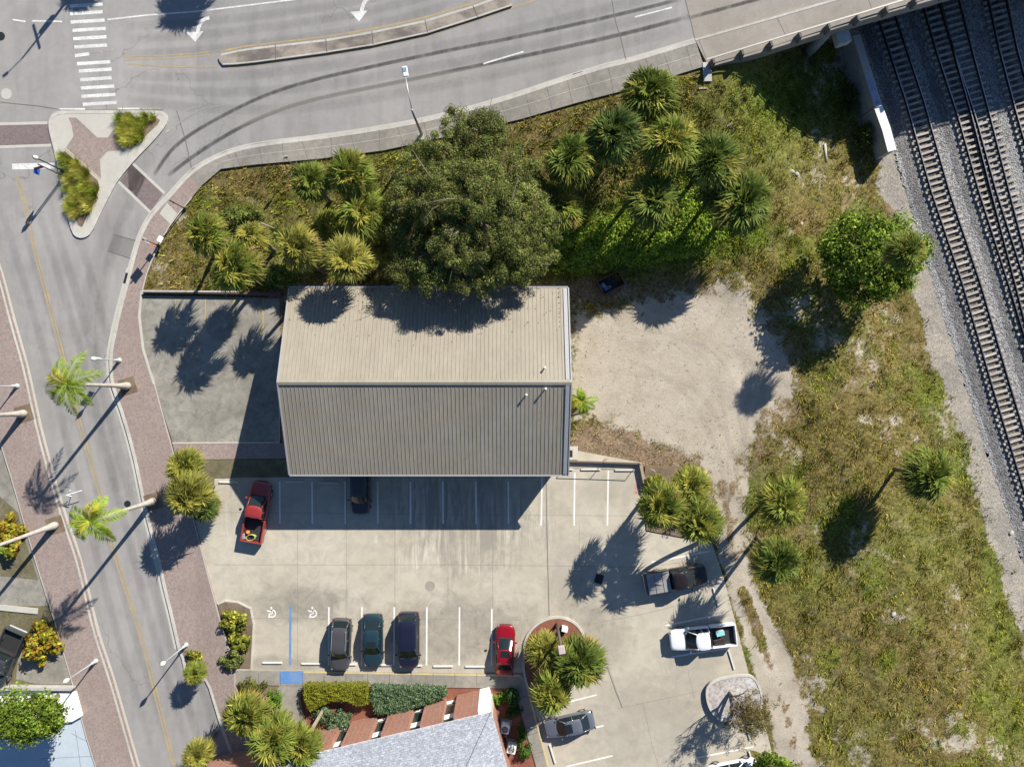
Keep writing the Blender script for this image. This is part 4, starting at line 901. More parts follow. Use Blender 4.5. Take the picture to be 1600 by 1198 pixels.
# ---------------------------------------------------------------- foliage generators
def rnd_unit(n, r=rng):
    v = r.normal(size=(n, 3)); return v / np.linalg.norm(v, axis=1, keepdims=True)
def leaf_quads(P, Nrm, size, col, aspect=.55, r=rng):
    n = len(P); t = np.cross(Nrm, rnd_unit(n, r)); t /= np.linalg.norm(t, axis=1, keepdims=True) + 1e-9; b = np.cross(Nrm, t)
    s = size[:, None]
    V = np.stack([P - t * s * .5, P - b * s * aspect * .5 + Nrm * s * .06, P + t * s * .5, P + b * s * aspect * .5 + Nrm * s * .06], 1).reshape(-1, 3)
    F = np.arange(n * 4).reshape(n, 4); return V, F, np.repeat(col, 4, 0)
def palette(n, cols, wts=None, jit=.22, r=rng):
    cols = np.array(cols); i = r.choice(len(cols), n, p=wts); c = cols[i] * (1 + r.normal(size=(n, 1)) * jit); return np.clip(c, .004, 1)
def clump_points(centers, radii, per, r=rng, flat=.75):
    k = len(centers); d = rnd_unit(k * per, r); d[:, 2] = np.where(r.random(k * per) < .75, np.abs(d[:, 2]), d[:, 2])
    rad = np.repeat(radii, per)[:, None] * (r.random((k * per, 1)) ** .45)
    P = np.repeat(centers, per, 0) + d * rad * np.array([1, 1, flat]); N = d * .6 + rnd_unit(k * per, r) * .6 + np.array([0, 0, .45]); N /= np.linalg.norm(N, axis=1, keepdims=True)
    return P, N
def crown_mesh(name, parent, C0, rx, ry, rz, nc, per, cr, lsize, cols, wts=None, r=rng, shell=.55, lobes=None, low=-.25, clump_tone=.26):
    cs = []
    while len(cs) < nc:
        d = rnd_unit(1, r)[0]
        if d[2] < low: continue
        a = math.atan2(d[1], d[0]); f = 1.0
        if lobes: f = 1 + lobes[0] * math.sin(a * lobes[1] + lobes[2]) + lobes[0] * .6 * math.sin(a * (lobes[1] * 2 + 1) + 1)
        q = shell + (1 - shell) * r.random() ** .7
        cs.append((d[0] * rx * f * q, d[1] * ry * f * q, d[2] * rz * q * (1 + .15 * r.normal())))
    cs = np.array(cs); rad = cr * (.65 + .7 * r.random(nc)); P, N = clump_points(cs, rad, per, r)
    tone = np.repeat(1 + clump_tone * r.normal(size=(nc, 1)), per, 0)
    col = np.clip(palette(nc * per, cols, wts, .2, r) * tone, .004, 1)
    V, F, C = leaf_quads(P + np.array(C0), N, lsize * (.6 + .8 * r.random(nc * per)), col, .6, r)
    return np_mesh(name, V, F, C, M['leaf'], parent), cs + np.array(C0)
def trunk_mesh(parent, ends, base_r, top, mat='bark', name='trunk', mid=None):
    m = MB(); m.tube([(0, 0, -.3), (0.05, 0, top * .5), (0, .05, top)], [base_r * 1.25, base_r, base_r * .85], 10)
    for e in ends:
        e = Vector(e); a = Vector((0, 0.03, top * random.uniform(.7, 1))); k = a.lerp(e, .5) + Vector((random.uniform(-.3, .3), random.uniform(-.3, .3), random.uniform(-.1, .5)))
        m.tube([a, k, e], [base_r * .5, base_r * .28, base_r * .1], 6)
    return m.build(name, M[mat], parent, True)

# fan palm ----------------------------------------------------------
def fan_crown(seed, tone, yel, nf=76, rad=1.0):
    r = np.random.default_rng(seed); V = []; Fc = []; C = []
    for i in range(nf):
        t = (i + .5) / nf; az = i * 2.399963 + r.normal() * .2; sz = 1 - 1.52 * t; el = math.asin(max(-1, min(1, sz))) + r.normal() * .1
        pl = (.82 + .2 * r.random()) * (.8 + .2 * t); fr = (.62 + .2 * r.random()) * rad
        if i % 5 == 2: pl *= .42
        d = np.array([math.cos(az) * math.cos(el), math.sin(az) * math.cos(el), math.sin(el)]); sdv = np.array([-math.sin(az), math.cos(az), 0.]); up = np.cross(d, sdv) * -1
        if up[2] < 0: up = -up
        tw = r.normal() * .35; sdv = sdv * math.cos(tw) + up * math.sin(tw); up = np.cross(d, sdv) * -1
        if up[2] < 0: up = -up
        d2 = d + np.array([0, 0, -.45 - .25 * t]) + up * .1; d2 /= np.linalg.norm(d2)           # the blade bends over past its stalk
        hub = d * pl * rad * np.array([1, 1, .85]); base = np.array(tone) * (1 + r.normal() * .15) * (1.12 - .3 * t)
        if t > .8 and r.random() < .5: base = np.array([.27, .18, .07]) * (1 + r.normal() * .2)
        elif r.random() < yel: base = np.array([.30, .28, .05]) * (1 + r.normal() * .15)
        w_ = .025 * rad; b0 = len(V)
        V += [sdv * w_, hub + sdv * w_, hub - sdv * w_, -sdv * w_]; Fc.append((b0, b0 + 1, b0 + 2, b0 + 3)); C += [base * 1.1] * 4
        nl = 16
        for j in range(nl):
            a = (j / (nl - 1) - .5) * R(235) + r.normal() * .06; ln = fr * (.72 + .28 * math.cos(a * .8)) * (1 + r.normal() * .1)
            ld = d2 * math.cos(a) + sdv * math.sin(a) + up * .12 * abs(math.sin(a)); ld /= np.linalg.norm(ld)
            pr = np.cross(ld, up); pr /= np.linalg.norm(pr) + 1e-9; pr = pr + up * r.normal() * .4; wd = .040 * rad
            midp = hub + ld * ln * .5 + up * .02; tip = hub + ld * ln; tip[2] -= ln * (.1 + .3 * r.random())
            b0 = len(V); V += [hub, midp + pr * wd, tip, midp - pr * wd]; Fc.append((b0, b0 + 1, b0 + 2, b0 + 3))
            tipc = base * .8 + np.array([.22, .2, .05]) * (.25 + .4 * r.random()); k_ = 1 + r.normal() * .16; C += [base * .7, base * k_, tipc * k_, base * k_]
    for k in range(26):                      # brown skirt and boots round the bud
        az = r.random() * 6.28; u_ = np.array([math.cos(az), math.sin(az), 0]); sv = np.array([-math.sin(az), math.cos(az), 0]); L_ = .5 + .5 * r.random(); b0 = len(V)
        V += [u_ * .12, u_ * .3 + sv * .07 + [0, 0, -.2], u_ * .45 * L_ + np.array([0, 0, -.9 * L_]), u_ * .3 - sv * .07 + np.array([0, 0, -.2])]; Fc.append((b0, b0 + 1, b0 + 2, b0 + 3)); C += [np.array([.13, .09, .05]) * (.6 + .8 * r.random())] * 4
    return np.array([np.array(v, float) for v in V]), np.array(Fc), np.clip(np.array(C), .004, 1)
PALM_SRC = []
for k, (tone, yel) in enumerate([((.13, .17, .03), .12), ((.175, .20, .034), .28), ((.085, .13, .03), .05), ((.22, .22, .04), .4), ((.15, .19, .03), .2), ((.11, .155, .028), .1), ((.19, .19, .04), .45)]):
    V, Fc, C = fan_crown(40 + k, tone, yel, (88, 82, 92, 78, 66, 104, 70)[k])
    me_o = np_mesh('crown', V, Fc, C, M['leaf']); PALM_SRC.append(me_o.data); bpy.data.objects.remove(me_o)
def palm(px, py, rpx, h, kind, label, base=None, grp='fan palms'):
    g = G(px, py) if base is None else G(*base)
    top = None; zt = g.z + h
    c = W(px, py, zt)
    if base is None: g = Vector((c.x, c.y, float(terrain(c.x, c.y))))
    e = empty('fan_palm', g, 0, label, 'palm tree', grp)
    d = c - g; m = MB()
    n = 7; pts = []; rad = []
    for i in range(n + 1):
        t = i / n; b = math.sin(t * math.pi / 2) if base is not None else t
        pts.append((d.x * (t * .45 + .55 * b), d.y * (t * .45 + .55 * b), d.z * t - (.15 if i == 0 else 0))); rad.append(.2 - .04 * t + .05 * (t > .86))
    m.tube(pts, rad, 9); m.build('trunk', M['trunk'], e, True)
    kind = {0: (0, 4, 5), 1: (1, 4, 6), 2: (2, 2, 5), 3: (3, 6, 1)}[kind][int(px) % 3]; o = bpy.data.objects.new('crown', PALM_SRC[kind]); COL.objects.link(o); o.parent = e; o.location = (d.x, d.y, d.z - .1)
    s = rpx / PPM * (H - zt) / H / 1.33; o.scale = (s * random.uniform(.9, 1.08), s * random.uniform(.9, 1.08), s * random.uniform(.8, 1.05)); o.rotation_euler = (random.uniform(-.28, .28), random.uniform(-.28, .28), random.uniform(0, 6.28))
    return e
PALMS = [
 (322, 366, 33, 6.5, 1, 'fan palm nearest the corner sign posts, standing alone at the west tip of the bank', (338, 392)),
 (367, 415, 42, 6.8, 1, 'largest yellow tipped fan palm hanging over the low dark red wall', None),
 (392, 370, 27, 6.2, 1, 'small fan palm wedged between the two palms above the west parking lot', None),
 (466, 387, 36, 7.2, 3, 'yellow fan palm with a leaning pale trunk north west of the metal roof corner', (508, 428)),
 (541, 405, 37, 8.3, 3, 'round yellow green fan palm right at the north edge of the metal roof', None),
 (486, 283, 33, 6.2, 0, 'fan palm beside the grey footway, left one of the pair near the small sign post', None),
 (547, 270, 40, 6.5, 0, 'bigger fan palm beside the grey footway, right one of the pair', None),
 (568, 332, 40, 6.0, 1, 'fan palm touching the west side of the big oak', None),
 (517, 352, 30, 3.0, 0, 'low dark fan palm in the shade between taller palms west of the oak', None),
 (598, 385, 26, 3.4, 3, 'yellow brown fan palm tucked under the west edge of the oak', None),
 (1017, 145, 43, 5.4, 0, 'tall fan palm closest to the bridge footway with its base in dark shadow', (1010, 168)),
 (960, 210, 44, 6.0, 2, 'dark green fan palm left of the brightest palm on the road bank', None),
 (1048, 222, 48, 6.0, 0, 'broad pale tipped fan palm in the middle of the road bank', None),
 (893, 248, 42, 5.8, 2, 'dark fan palm close to the east edge of the oak on the bank', None),
 (1112, 250, 43, 5.3, 2, 'fan palm at the right hand end of the upper palm row on the bank', None),
 (1022, 312, 42, 5.2, 2, 'deep green fan palm over the bright vines in the middle of the bank', None),
 (1160, 315, 47, 4.7, 0, 'large fan palm at the east end of the vine patch', None),
 (1125, 298, 34, 4.0, 2, 'small fan palm half hidden behind the large palm at the east end of the vines', None),
 (877, 322, 36, 5.0, 1, 'yellow green fan palm poking out from the east side of the oak', None),
 (1225, 785, 38, 5.6, 0, 'fan palm on the field edge by the dirt track, upper one of two', (1189, 790)),
 (1214, 877, 38, 6.1, 0, 'fan palm with a leaning bare trunk by the dirt track, lower one of two', (1183, 838)),
 (1452, 742, 41, 5.6, 0, 'lone fan palm with a curved trunk in the open field near the tracks', (1398, 733)),
 (1416, 392, 33, 10.8, 0, 'tall fan palm growing through the leafy tree beside the tracks', (1338, 428)),
 (1080, 760, 33, 5.6, 1, 'upper palm of the three in the planter east of the parking bays', None),
 (1033, 790, 40, 6.2, 1, 'left palm of the three in the planter east of the parking bays', None),
 (1093, 815, 36, 6.0, 1, 'lower right palm of the three in the planter east of the parking bays', (1100, 846)),
 (850, 1015, 27, 3.2, 3, 'yellow fan palm at the left of the round mulched planter', None),
 (905, 1035, 40, 4.5, 0, 'largest fan palm of the round mulched planter, on its right side', None),
 (862, 1082, 36, 4.2, 0, 'fan palm at the lower tip of the round mulched planter', None),
 (293, 774, 38, 5.2, 1, 'big round fan palm beside the brick pavement above the street tree shadow', None),
 (288, 728, 28, 3.6, 1, 'light green fan palm behind the big one beside the brick pavement', None),
 (318, 790, 24, 2.4, 2, 'small dark fan palm at the corner of the red pickup parking lot', None),
 (383, 1118, 36, 4.4, 3, 'yellow fan palm beside the brick pavement at the foot of the photo', None),
 (427, 1155, 40, 5.0, 0, 'fan palm in the middle of the garden west of the shingle roof', None),
 (472, 1165, 33, 4.6, 1, 'fan palm touching the corner of the shingle roof', None),
 (308, 1180, 24, 4.0, 1, 'small fan palm at the bottom edge standing beside the street bay', None),
 (304, 1052, 18, 2.6, 0, 'tiny fan palm in the street planting bulb', None),
 (432, 1195, 30, 4.0, 0, 'fan palm at the bottom edge half hidden below the garden palms', None),
 (354, -264, 42, 8, 0, 'fan palm north of the wide road, outside the photo', None),
 (172, -290, 38, 8, 0, 'fan palm beside the signal mast north of the wide road', None),
 ]
for a in PALMS: palm(*a)

# feather palm on the street ------------------------------------------
def feather_crown(seed, nf=9, L=2.1):
    r = np.random.default_rng(seed); V = []; Fc = []; C = []
    for i in range(nf):
        az = i * 2 * math.pi / nf + r.normal() * .2; el = R(r.choice([35, 50, 15, 60])); ln = L * (.8 + .3 * r.random()); base = np.array([.20, .28, .03]) * (1 + r.normal() * .2)
        if r.random() < .25: base = np.array([.36, .34, .04])
        u_ = np.array([math.cos(az), math.sin(az), 0.]); s_ = np.array([-math.sin(az), math.cos(az), 0.]); n = 26; prev = None
        for j in range(n + 1):
            t = j / n; p = u_ * (ln * (math.cos(el) * t * (1 - .12 * t) + .2 * t)) + np.array([0, 0, ln * (math.sin(el) * t - (.75 + .3 * math.sin(el)) * t * t)])
            if prev is not None:
                dd = p - prev; dd /= np.linalg.norm(dd); b0 = len(V); wv = .03 * (1 - t) + .008
                V += [prev - s_ * wv, p - s_ * wv, p + s_ * wv, prev + s_ * wv]; Fc.append((b0, b0 + 1, b0 + 2, b0 + 3)); C += [base * 1.3] * 4
                ll = .58 * math.sin(math.pi * min(1, t * .9 + .12)) ** .7 + .08
                for sg in (-1, 1):
                    for q in (0, .5):
                        o_ = prev + (p - prev) * q; ld = s_ * sg * .75 + dd * .55 + np.array([0, 0, r.uniform(-.55, .15)]) ; ld /= np.linalg.norm(ld)
                        tip = o_ + ld * ll * (1 + r.normal() * .1); w2 = dd * .028; m_ = o_ + ld * ll * .5; b0 = len(V)
                        V += [o_, m_ + w2, tip, m_ - w2]; Fc.append((b0, b0 + 1, b0 + 2, b0 + 3)); cc = base * (1 + r.normal() * .15); C += [cc * .8, cc, cc * 1.15, cc]
            prev = p
    return np.array(V), np.array(Fc), np.clip(np.array(C), .004, 1)
FEA = []
for k in (1, 2, 3):
    V, Fc, C = feather_crown(80 + k); t_ = np_mesh('crown', V, Fc, C, M['leaf']); FEA.append(t_.data); bpy.data.objects.remove(t_)
def street_palm(bx, by, cx, cy, h, k, label, s=1.3):
    b = W(bx, by, .1); c = W(cx, cy, h); d = c - b; e = empty('street_palm', b, 0, label, 'palm tree', 'slender palms along the street')
    m = MB(); pts = [(d.x * t + .25 * math.sin(t * 3.14) * 0, d.y * t, d.z * t) for t in (0, .03, .1, .2, .4, .6, .8, .93, 1)]
    m.tube(pts, [.36, .36, .28, .21, .17, .15, .145, .13, .09], 12); m.build('trunk', M['ptrunk'], e, True)
    m = MB(); m.tube([(d.x * t, d.y * t, d.z * t) for t in (.94, 1.0, 1.05)], [.135, .14, .06], 10); m.build('crownshaft', m_plain('crownshaft_green', (.16, .2, .06), .5), e, True)
    o = bpy.data.objects.new('crown', FEA[k]); COL.objects.link(o); o.parent = e; o.location = d * 1.04; o.scale = (s, s, s); o.rotation_euler = (0, 0, random.uniform(0, 6))
    p = W(bx, by, .13); m = MB(); m.box((0, 0, .035), (1.5, 1.5, .02), R(17)); o = m.build('tree_pit', M['soil']); o['kind'] = 'structure'; o.location = (b.x, b.y, .1)
    return e
street_palm(200, 603, 108, 600, 8.3, 0, 'slender palm leaning over the street, upper one on the east pavement')
street_palm(240, 783, 145, 812, 8.8, 1, 'slender palm leaning over the street, lower one on the east pavement')
street_palm(38, 646, -75, 652, 8.6, 2, 'smooth pale palm trunk rising from a dark square pit on the west pavement')
street_palm(87, 820, -48, 868, 8.8, 0, 'smooth pale palm trunk crossing the yellow crotons on the west pavement')
street_palm(903, 632, 908, 627, 2.4, 2, 'small feathery palm against the east end of the metal roofed building', .8)

# broadleaf trees ------------------------------------------------------
OAKC = [(.105, .135, .030), (.145, .175, .040), (.20, .22, .06), (.06, .08, .018), (.29, .25, .10)]
def lobed_crown(name, parent, C0, lobes_, per, cr, lsize, cols, wts, r, dens=3.2):
    cs = []; rad = []; tone = []
    for (lx, ly, lz, lr) in lobes_:
        n_ = int(dens * lr * lr * 2.2); tl = 1 + r.normal() * .10
        for _ in range(n_):
            d_ = rnd_unit(1, r)[0]; d_[2] = abs(d_[2]) if r.random() < .85 else d_[2] * .5
            q = .72 + .3 * r.random(); cs.append((lx + d_[0] * lr * q, ly + d_[1] * lr * q, lz + d_[2] * lr * .62 * q)); rad.append(cr * (.5 + .8 * r.random())); tone.append(tl * (1 + .32 * r.normal()))
    cs = np.array(cs); P, N = clump_points(cs, np.array(rad), per, r)
    col = np.clip(palette(len(P), cols, wts, .2, r) * np.repeat(np.array(tone), per)[:, None], .004, 1)
    V, F, C = leaf_quads(P + np.array(C0), N, lsize * (.6 + .8 * r.random(len(P))), col, .55, r)
    return np_mesh(name, V, F, C, M['leaf'], parent), cs + np.array(C0)
def btree(name, px, py, zc, rpx, rpy, rz, nc, per, cr, ls, cols, wts, label, base=None, tr=.3, nb=14, cat='tree', lobes=(.09, 3, 1.), seed=5, shell=.5, group=None, mat='bark', low=-.25):
    c = W(px, py, zc); b = G(*base) if base else Vector((c.x, c.y, float(terrain(c.x, c.y)))); e = empty(name, b, 0, label, cat, group); r = np.random.default_rng(seed)
    k = (H - zc) / H / PPM; C0 = c - b
    o, cs = crown_mesh('crown', e, C0, rpx * k, rpy * k, rz, nc, per, cr, ls, cols, wts, r, shell, lobes, low)
    if nb: trunk_mesh(e, [tuple(cs[i]) for i in r.choice(len(cs), nb, replace=False)], tr, max(.5, C0.z - rz * .6), mat)
    return e
ro = np.random.default_rng(31); zc_ = 6.6; c_ = W(738, 312, zc_ + 1.5); b_ = Vector((c_.x, c_.y, float(terrain(c_.x, c_.y))))
ok = empty('oak_tree', b_, 0, 'big dark oak whose crown overhangs the north edge of the metal roof', 'tree')
LB = []
for px_, py_, rr_, zz_ in ((700, 235, 44, 7.2), (752, 215, 40, 7.4), (800, 262, 42, 6.8), (655, 262, 40, 6.2), (648, 318, 44, 6.4), (640, 372, 36, 5.8), (690, 305, 46, 8.6), (748, 300, 50, 9.4), (805, 318, 44, 7.6), (835, 355, 38, 6.4), (780, 375, 48, 8.2), (715, 375, 48, 8.0), (660, 408, 34, 6.2), (705, 420, 36, 6.8), (755, 428, 36, 7.0), (805, 412, 38, 6.6), (838, 400, 30, 6.0), (842, 300, 30, 6.0), (760, 190, 26, 6.6), (712, 190, 24, 6.0), (632, 425, 26, 6.4), (678, 436, 26, 7.4), (728, 436, 26, 7.6), (780, 430, 28, 7.4), (622, 340, 26, 5.6), (858, 335, 24, 5.6)):
    zz_ += 1.6; q_ = W(px_, py_ - (6 if py_ > 400 else 0), zz_); LB.append((q_.x - b_.x, q_.y - b_.y, zz_ - b_.z - .8, rr_ / PPM * .88))
_, cs_ = lobed_crown('crown', ok, (0, 0, 0), LB, 270, .62, .125, OAKC, [.3, .3, .2, .12, .08], ro, 4.4)
m = MB(); m.tube([(0, 0, -.4), (.1, 0, 1.2), (.1, .1, 2.6)], [.6, .48, .42], 12); m.build('trunk', M['bark'], ok, True)
m = MB()
for l_ in LB:
    a_ = Vector((.1, .1, 1.8 + random.random())); e_ = Vector((l_[0], l_[1], l_[2] + l_[3] * .2)); k_ = a_.lerp(e_, .5) + Vector((random.uniform(-.6, .6), random.uniform(-.6, .6), .3))
    m.tube([a_, k_, e_], [.22, .14, .06], 7)
    for q in range(5):
        f_ = e_ + Vector((ro.normal(), ro.normal(), .5 * abs(ro.normal()))) * l_[3] * .6; m.tube([k_.lerp(e_, .6), (e_ + f_) * .5, f_], [.06, .04, .015], 4)
m.build('limbs', M['bark'], ok, True)
LF = [(.16, .24, .025), (.12, .19, .02), (.25, .31, .04), (.06, .10, .014)]
btree('leafy_tree', 1358, 404, 3.6, 80, 68, 2.9, 200, 90, .85, .27, LF, [.35, .3, .2, .15], 'bright green broadleaf tree at the east edge of the field beside the tracks', tr=.25, nb=16, seed=8)
btree('leafy_tree', 46, 1117, 4.2, 64, 36, 1.5, 130, 85, .72, .23, [tuple(v * .8 for v in q) for q in LF], [.3, .35, .2, .15], 'leafy green tree over the white platform at the lower left corner', tr=.2, nb=12, seed=9)
btree('leafy_tree', 1208, 1192, 2.0, 30, 22, 1.2, 30, 70, .6, .25, LF, [.3, .4, .1, .2], 'small leafy tree at the bottom edge beside the dirt track', tr=.12, nb=6, seed=10)
# half dead tree in the gravel planter
dt = empty('half_dead_tree', W(1140, 1080, .3), 0, 'half dead bare branched tree in the white gravel planter', 'tree')
rr = random.Random(4); m = MB(); tips = []
def branch(p, d, L_, r_, lv):
    n = 4; pts = [p]; 
    for i in range(n):
        d = (d + Vector((rr.uniform(-.28, .28), rr.uniform(-.28, .28), rr.uniform(-.08, .2)))).normalized(); p = p + d * L_ / n; pts.append(p)
    m.tube(pts, [r_ * (1 - .5 * i / n) for i in range(n + 1)], 5 if lv > 1 else 8, False)
    if lv < 5:
        for _ in range(4 if lv in (2, 4) else 3 if lv < 3 else 2):
            q = pts[rr.randint(2, n)]; branch(q, (d + Vector((rr.uniform(-1, 1), rr.uniform(-1, 1), rr.uniform(-.2, .6)))).normalized(), L_ * rr.uniform(.55, .8), r_ * .5, lv + 1)
    else: tips.append(p)
for dx, dy in ((.4, .1), (.75, -.35), (-.35, -.3), (.2, -.7), (-.25, .35)): branch(Vector((0, 0, 0)), Vector((dx, dy, 1.0)).normalized(), 2.0, .13, 1)
m.build('trunk', M['deadbark'], dt, True)
tp = np.array([tuple(t) for t in tips]); 
sel = tp[(tp[:, 0] - tp[:, 1] * .8) > np.percentile(tp[:, 0] - tp[:, 1] * .8, 25)]; sel = sel[rng.choice(len(sel), min(len(sel), 330), replace=False)]
P, N = clump_points(sel, np.full(len(sel), .3), 22); V, F, C = leaf_quads(P, N, .12 * (.6 + .8 * rng.random(len(P))), palette(len(P), [(.16, .13, .04), (.1, .11, .03), (.2, .14, .06)]))
np_mesh('crown', V, F, C, M['leaf'], dt)

# shrubs ---------------------------------------------------------------
YG = [(.26, .28, .035), (.17, .21, .03), (.34, .29, .04), (.08, .10, .02)]
CRO = [(.28, .27, .025), (.34, .19, .02), (.15, .19, .02), (.36, .31, .04), (.20, .24, .025), (.16, .06, .012)]
JUN = [(.12, .19, .09), (.17, .24, .13), (.08, .13, .06)]
def shrub(px, py, rx, ry, h, cols, label, seed, cr=.4, nc=26, per=60, ls=.18, name='shrub', cat='shrub', group=None):
    c = W(px, py, h * .4); b = G(px, py); e = empty(name, (c.x, c.y, b.z), 0, label, cat, group); r = np.random.default_rng(seed); k = 1 / PPM
    o, cs = crown_mesh('foliage', e, (0, 0, h * .25), rx * k * .82, ry * k * .82, h * .7, nc, per, cr, ls, cols, None, r, .3, (.08, 3, seed), 0.0)
    m = MB()
    for i in r.choice(len(cs), min(6, len(cs)), replace=False): m.tube([(0, 0, -.05), tuple(cs[i] * .5), tuple(cs[i])], [.04, .03, .012], 5)
    m.build('stem', M['bark'], e, True); return e
for a in [
 (20, 840, 30, 42, 1.8, CRO, 'yellow croton bush crossed by a pale palm trunk at the left edge', 21, .5, 34, 60, .34),
 (64, 1006, 34, 38, 1.8, CRO, 'orange and yellow croton bush beside the dark pickup at the left edge', 22, .5, 36, 60, .34),
 (368, 968, 24, 24, 1.3, YG, 'yellow green shrub in the kerbed bed left of the accessible bays, upper one', 23, .38, 24, 60, .24),
 (376, 1000, 20, 18, 1.1, YG, 'yellow green shrub in the middle of the kerbed bed left of the accessible bays', 24, .38, 20, 60, .24),
 (364, 1030, 24, 22, 1.2, [(.11, .14, .04), (.16, .17, .04), (.07, .1, .03)], 'greener shrub at the lower end of the kerbed bed left of the accessible bays', 25, .38, 22, 60, .24),
 (304, 1028, 17, 14, 1.1, YG, 'small round shrub in the street planting bulb beside a lamp post', 26, .35, 14, 50, .2),
 (394, 1075, 26, 16, 1.1, [(.11, .12, .03), (.16, .15, .03), (.07, .08, .02)], 'olive shrub at the corner of the walkway and the brick pavement', 27, .35, 30, 60, .16),
 (428, 1091, 17, 18, 1.3, [(.12, .22, .02), (.09, .18, .02), (.17, .26, .03)], 'bright green ball shaped bush beside the blue pad path', 28, .32, 26, 60, .14),
 (518, 1120, 36, 24, 1.0, JUN, 'round blue green juniper bush beside the wooden post', 29, .4, 40, 70, .16),
 (778, 1090, 14, 12, .9, [(.16, .24, .03), (.1, .17, .02)], 'light green bush at the white corner pier of the brick building', 30, .3, 12, 60, .16),
 (800, 1090, 16, 14, 1.2, [(.04, .09, .02), (.03, .07, .015)], 'dark green bush north of the two air conditioners', 31, .35, 18, 60, .16),
 (801, 1112, 14, 14, 1.1, [(.045, .1, .02), (.03, .07, .015)], 'dark green bush beside the upper air conditioner', 32, .35, 16, 60, .16),
 (815, 1143, 10, 18, 1.0, [(.07, .14, .025), (.05, .1, .02)], 'green bush between the walkway and the air conditioners', 33, .3, 16, 60, .16),
 (820, 1170, 10, 16, 1.0, [(.09, .16, .025), (.05, .1, .02)], 'green bush beside the lower air conditioner at the bottom edge', 34, .3, 16, 60, .16),
 (1185, 1120, 22, 26, 1.3, [(.15, .12, .035), (.1, .1, .03), (.2, .15, .07)], 'brownish twiggy bush below the gravel planter by the dirt track', 35, .4, 26, 60, .14),
 (345, 755, 0, 0, 0, YG, '', 0) ,
 (326, 775, 14, 22, 1.0, [(.05, .08, .03), (.09, .12, .05)], 'dark shrub between the roadside palms and the first parking bay', 36, .35, 18, 50, .2),
 (375, 340, 40, 18, 1.6, [(.10, .13, .03), (.14, .15, .03), (.07, .1, .02)], 'green bush among the palms at the west end of the bank', 37, .5, 40, 60, .2),
 (440, 432, 26, 20, 1.8, [(.12, .17, .03), (.08, .13, .02), (.16, .2, .04)], 'light green leafy bush at the north west corner of the metal roofed building', 38, .45, 30, 60, .26),
 (1370, 200, 12, 30, 1.6, [(.08, .12, .03), (.05, .08, .02), (.13, .15, .03)], 'bush leaning on the concrete wall beside the tracks', 39, .4, 30, 60, .16),
 (1345, 140, 14, 30, 1.8, [(.05, .08, .02), (.07, .1, .03)], 'shaded bush behind the concrete wall near the bridge', 40, .4, 30, 60, .16),
 (1040, 770, 26, 20, 1.3, [(.16, .15, .03), (.12, .13, .03), (.2, .16, .04)], 'yellow olive shrub under the palms of the planter east of the bays', 41, .4, 26, 60, .18),
 (1022, 752, 20, 16, 1.1, YG, 'yellow green shrub behind the short wooden wall at the palm planter', 46, .38, 24, 60, .18),
 (1060, 795, 24, 30, 1.4, [(.13, .13, .03), (.08, .09, .02)], 'olive shrub in the middle of the palm planter east of the bays', 42, .4, 26, 60, .18),
 (880, 1010, 30, 26, 1.3, [(.10, .12, .03), (.06, .09, .02), (.18, .15, .03)], 'mixed shrub around the pole in the round mulched planter', 43, .4, 30, 60, .18),
 (872, 1050, 30, 20, 1.1, [(.07, .09, .02), (.12, .10, .03)], 'low dark shrub between the palms of the round mulched planter', 44, .4, 26, 60, .18),
 (1165, 330, 30, 26, 1.3, [(.10, .15, .02), (.07, .11, .02)], 'green bush under the large palm at the east end of the vines', 45, .45, 30, 60, .2),
 ]:
    if a[6]: shrub(*a)
def hedge(poly, h, cols, n, ls, label, seed):
    r = np.random.default_rng(seed); q = np.array([tuple(W(a, b, h)[:2]) for a, b in poly]); c = q.mean(0); mn, mx = q.min(0), q.max(0)
    pts = r.uniform(mn, mx, (n * 3, 2)); qq = [tuple(p) for p in q]; d = seg_dist(pts[:, 0], pts[:, 1], qq); k = d > 0; pts = pts[k][:n]; d = d[k][:n]
    z = h - .10 + .12 * np.sin(pts[:, 0] * 5 + 2 * np.sin(pts[:, 1] * 4)) * np.sin(pts[:, 1] * 6) + r.normal(size=len(pts)) * .07; pts = pts + r.normal(size=pts.shape) * .03; z = z - .18 * np.exp(-(d / .1) ** 2); side = (d < .12) & (r.random(len(pts)) < .75); z = np.where(side, r.uniform(.1, h, len(pts)), z)
    N = rnd_unit(len(pts), r) * .7 + np.array([0, 0, .7]); N /= np.linalg.norm(N, axis=1, keepdims=True)
    P = np.concatenate([pts - c, z[:, None]], 1); V, F, C = leaf_quads(P, N, ls * (.6 + .8 * r.random(len(P))), palette(len(P), cols, None, .22, r), .5, r)
    e = empty('hedge', (c[0], c[1], .05), 0, label, 'hedge'); np_mesh('foliage', V, F, C, M['leaf'], e)
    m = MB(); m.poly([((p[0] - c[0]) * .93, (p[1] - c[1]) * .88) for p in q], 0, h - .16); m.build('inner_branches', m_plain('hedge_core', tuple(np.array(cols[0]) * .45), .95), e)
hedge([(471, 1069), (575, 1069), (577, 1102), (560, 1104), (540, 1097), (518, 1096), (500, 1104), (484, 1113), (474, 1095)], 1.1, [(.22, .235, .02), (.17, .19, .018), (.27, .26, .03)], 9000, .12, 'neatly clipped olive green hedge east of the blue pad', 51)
hedge([(580, 1071), (640, 1073), (697, 1075), (699, 1088), (672, 1100), (640, 1110), (612, 1116), (585, 1117), (577, 1095)], .95, JUN, 8000, .17, 'shaggy blue green juniper hedge in front of the brick walls', 52)

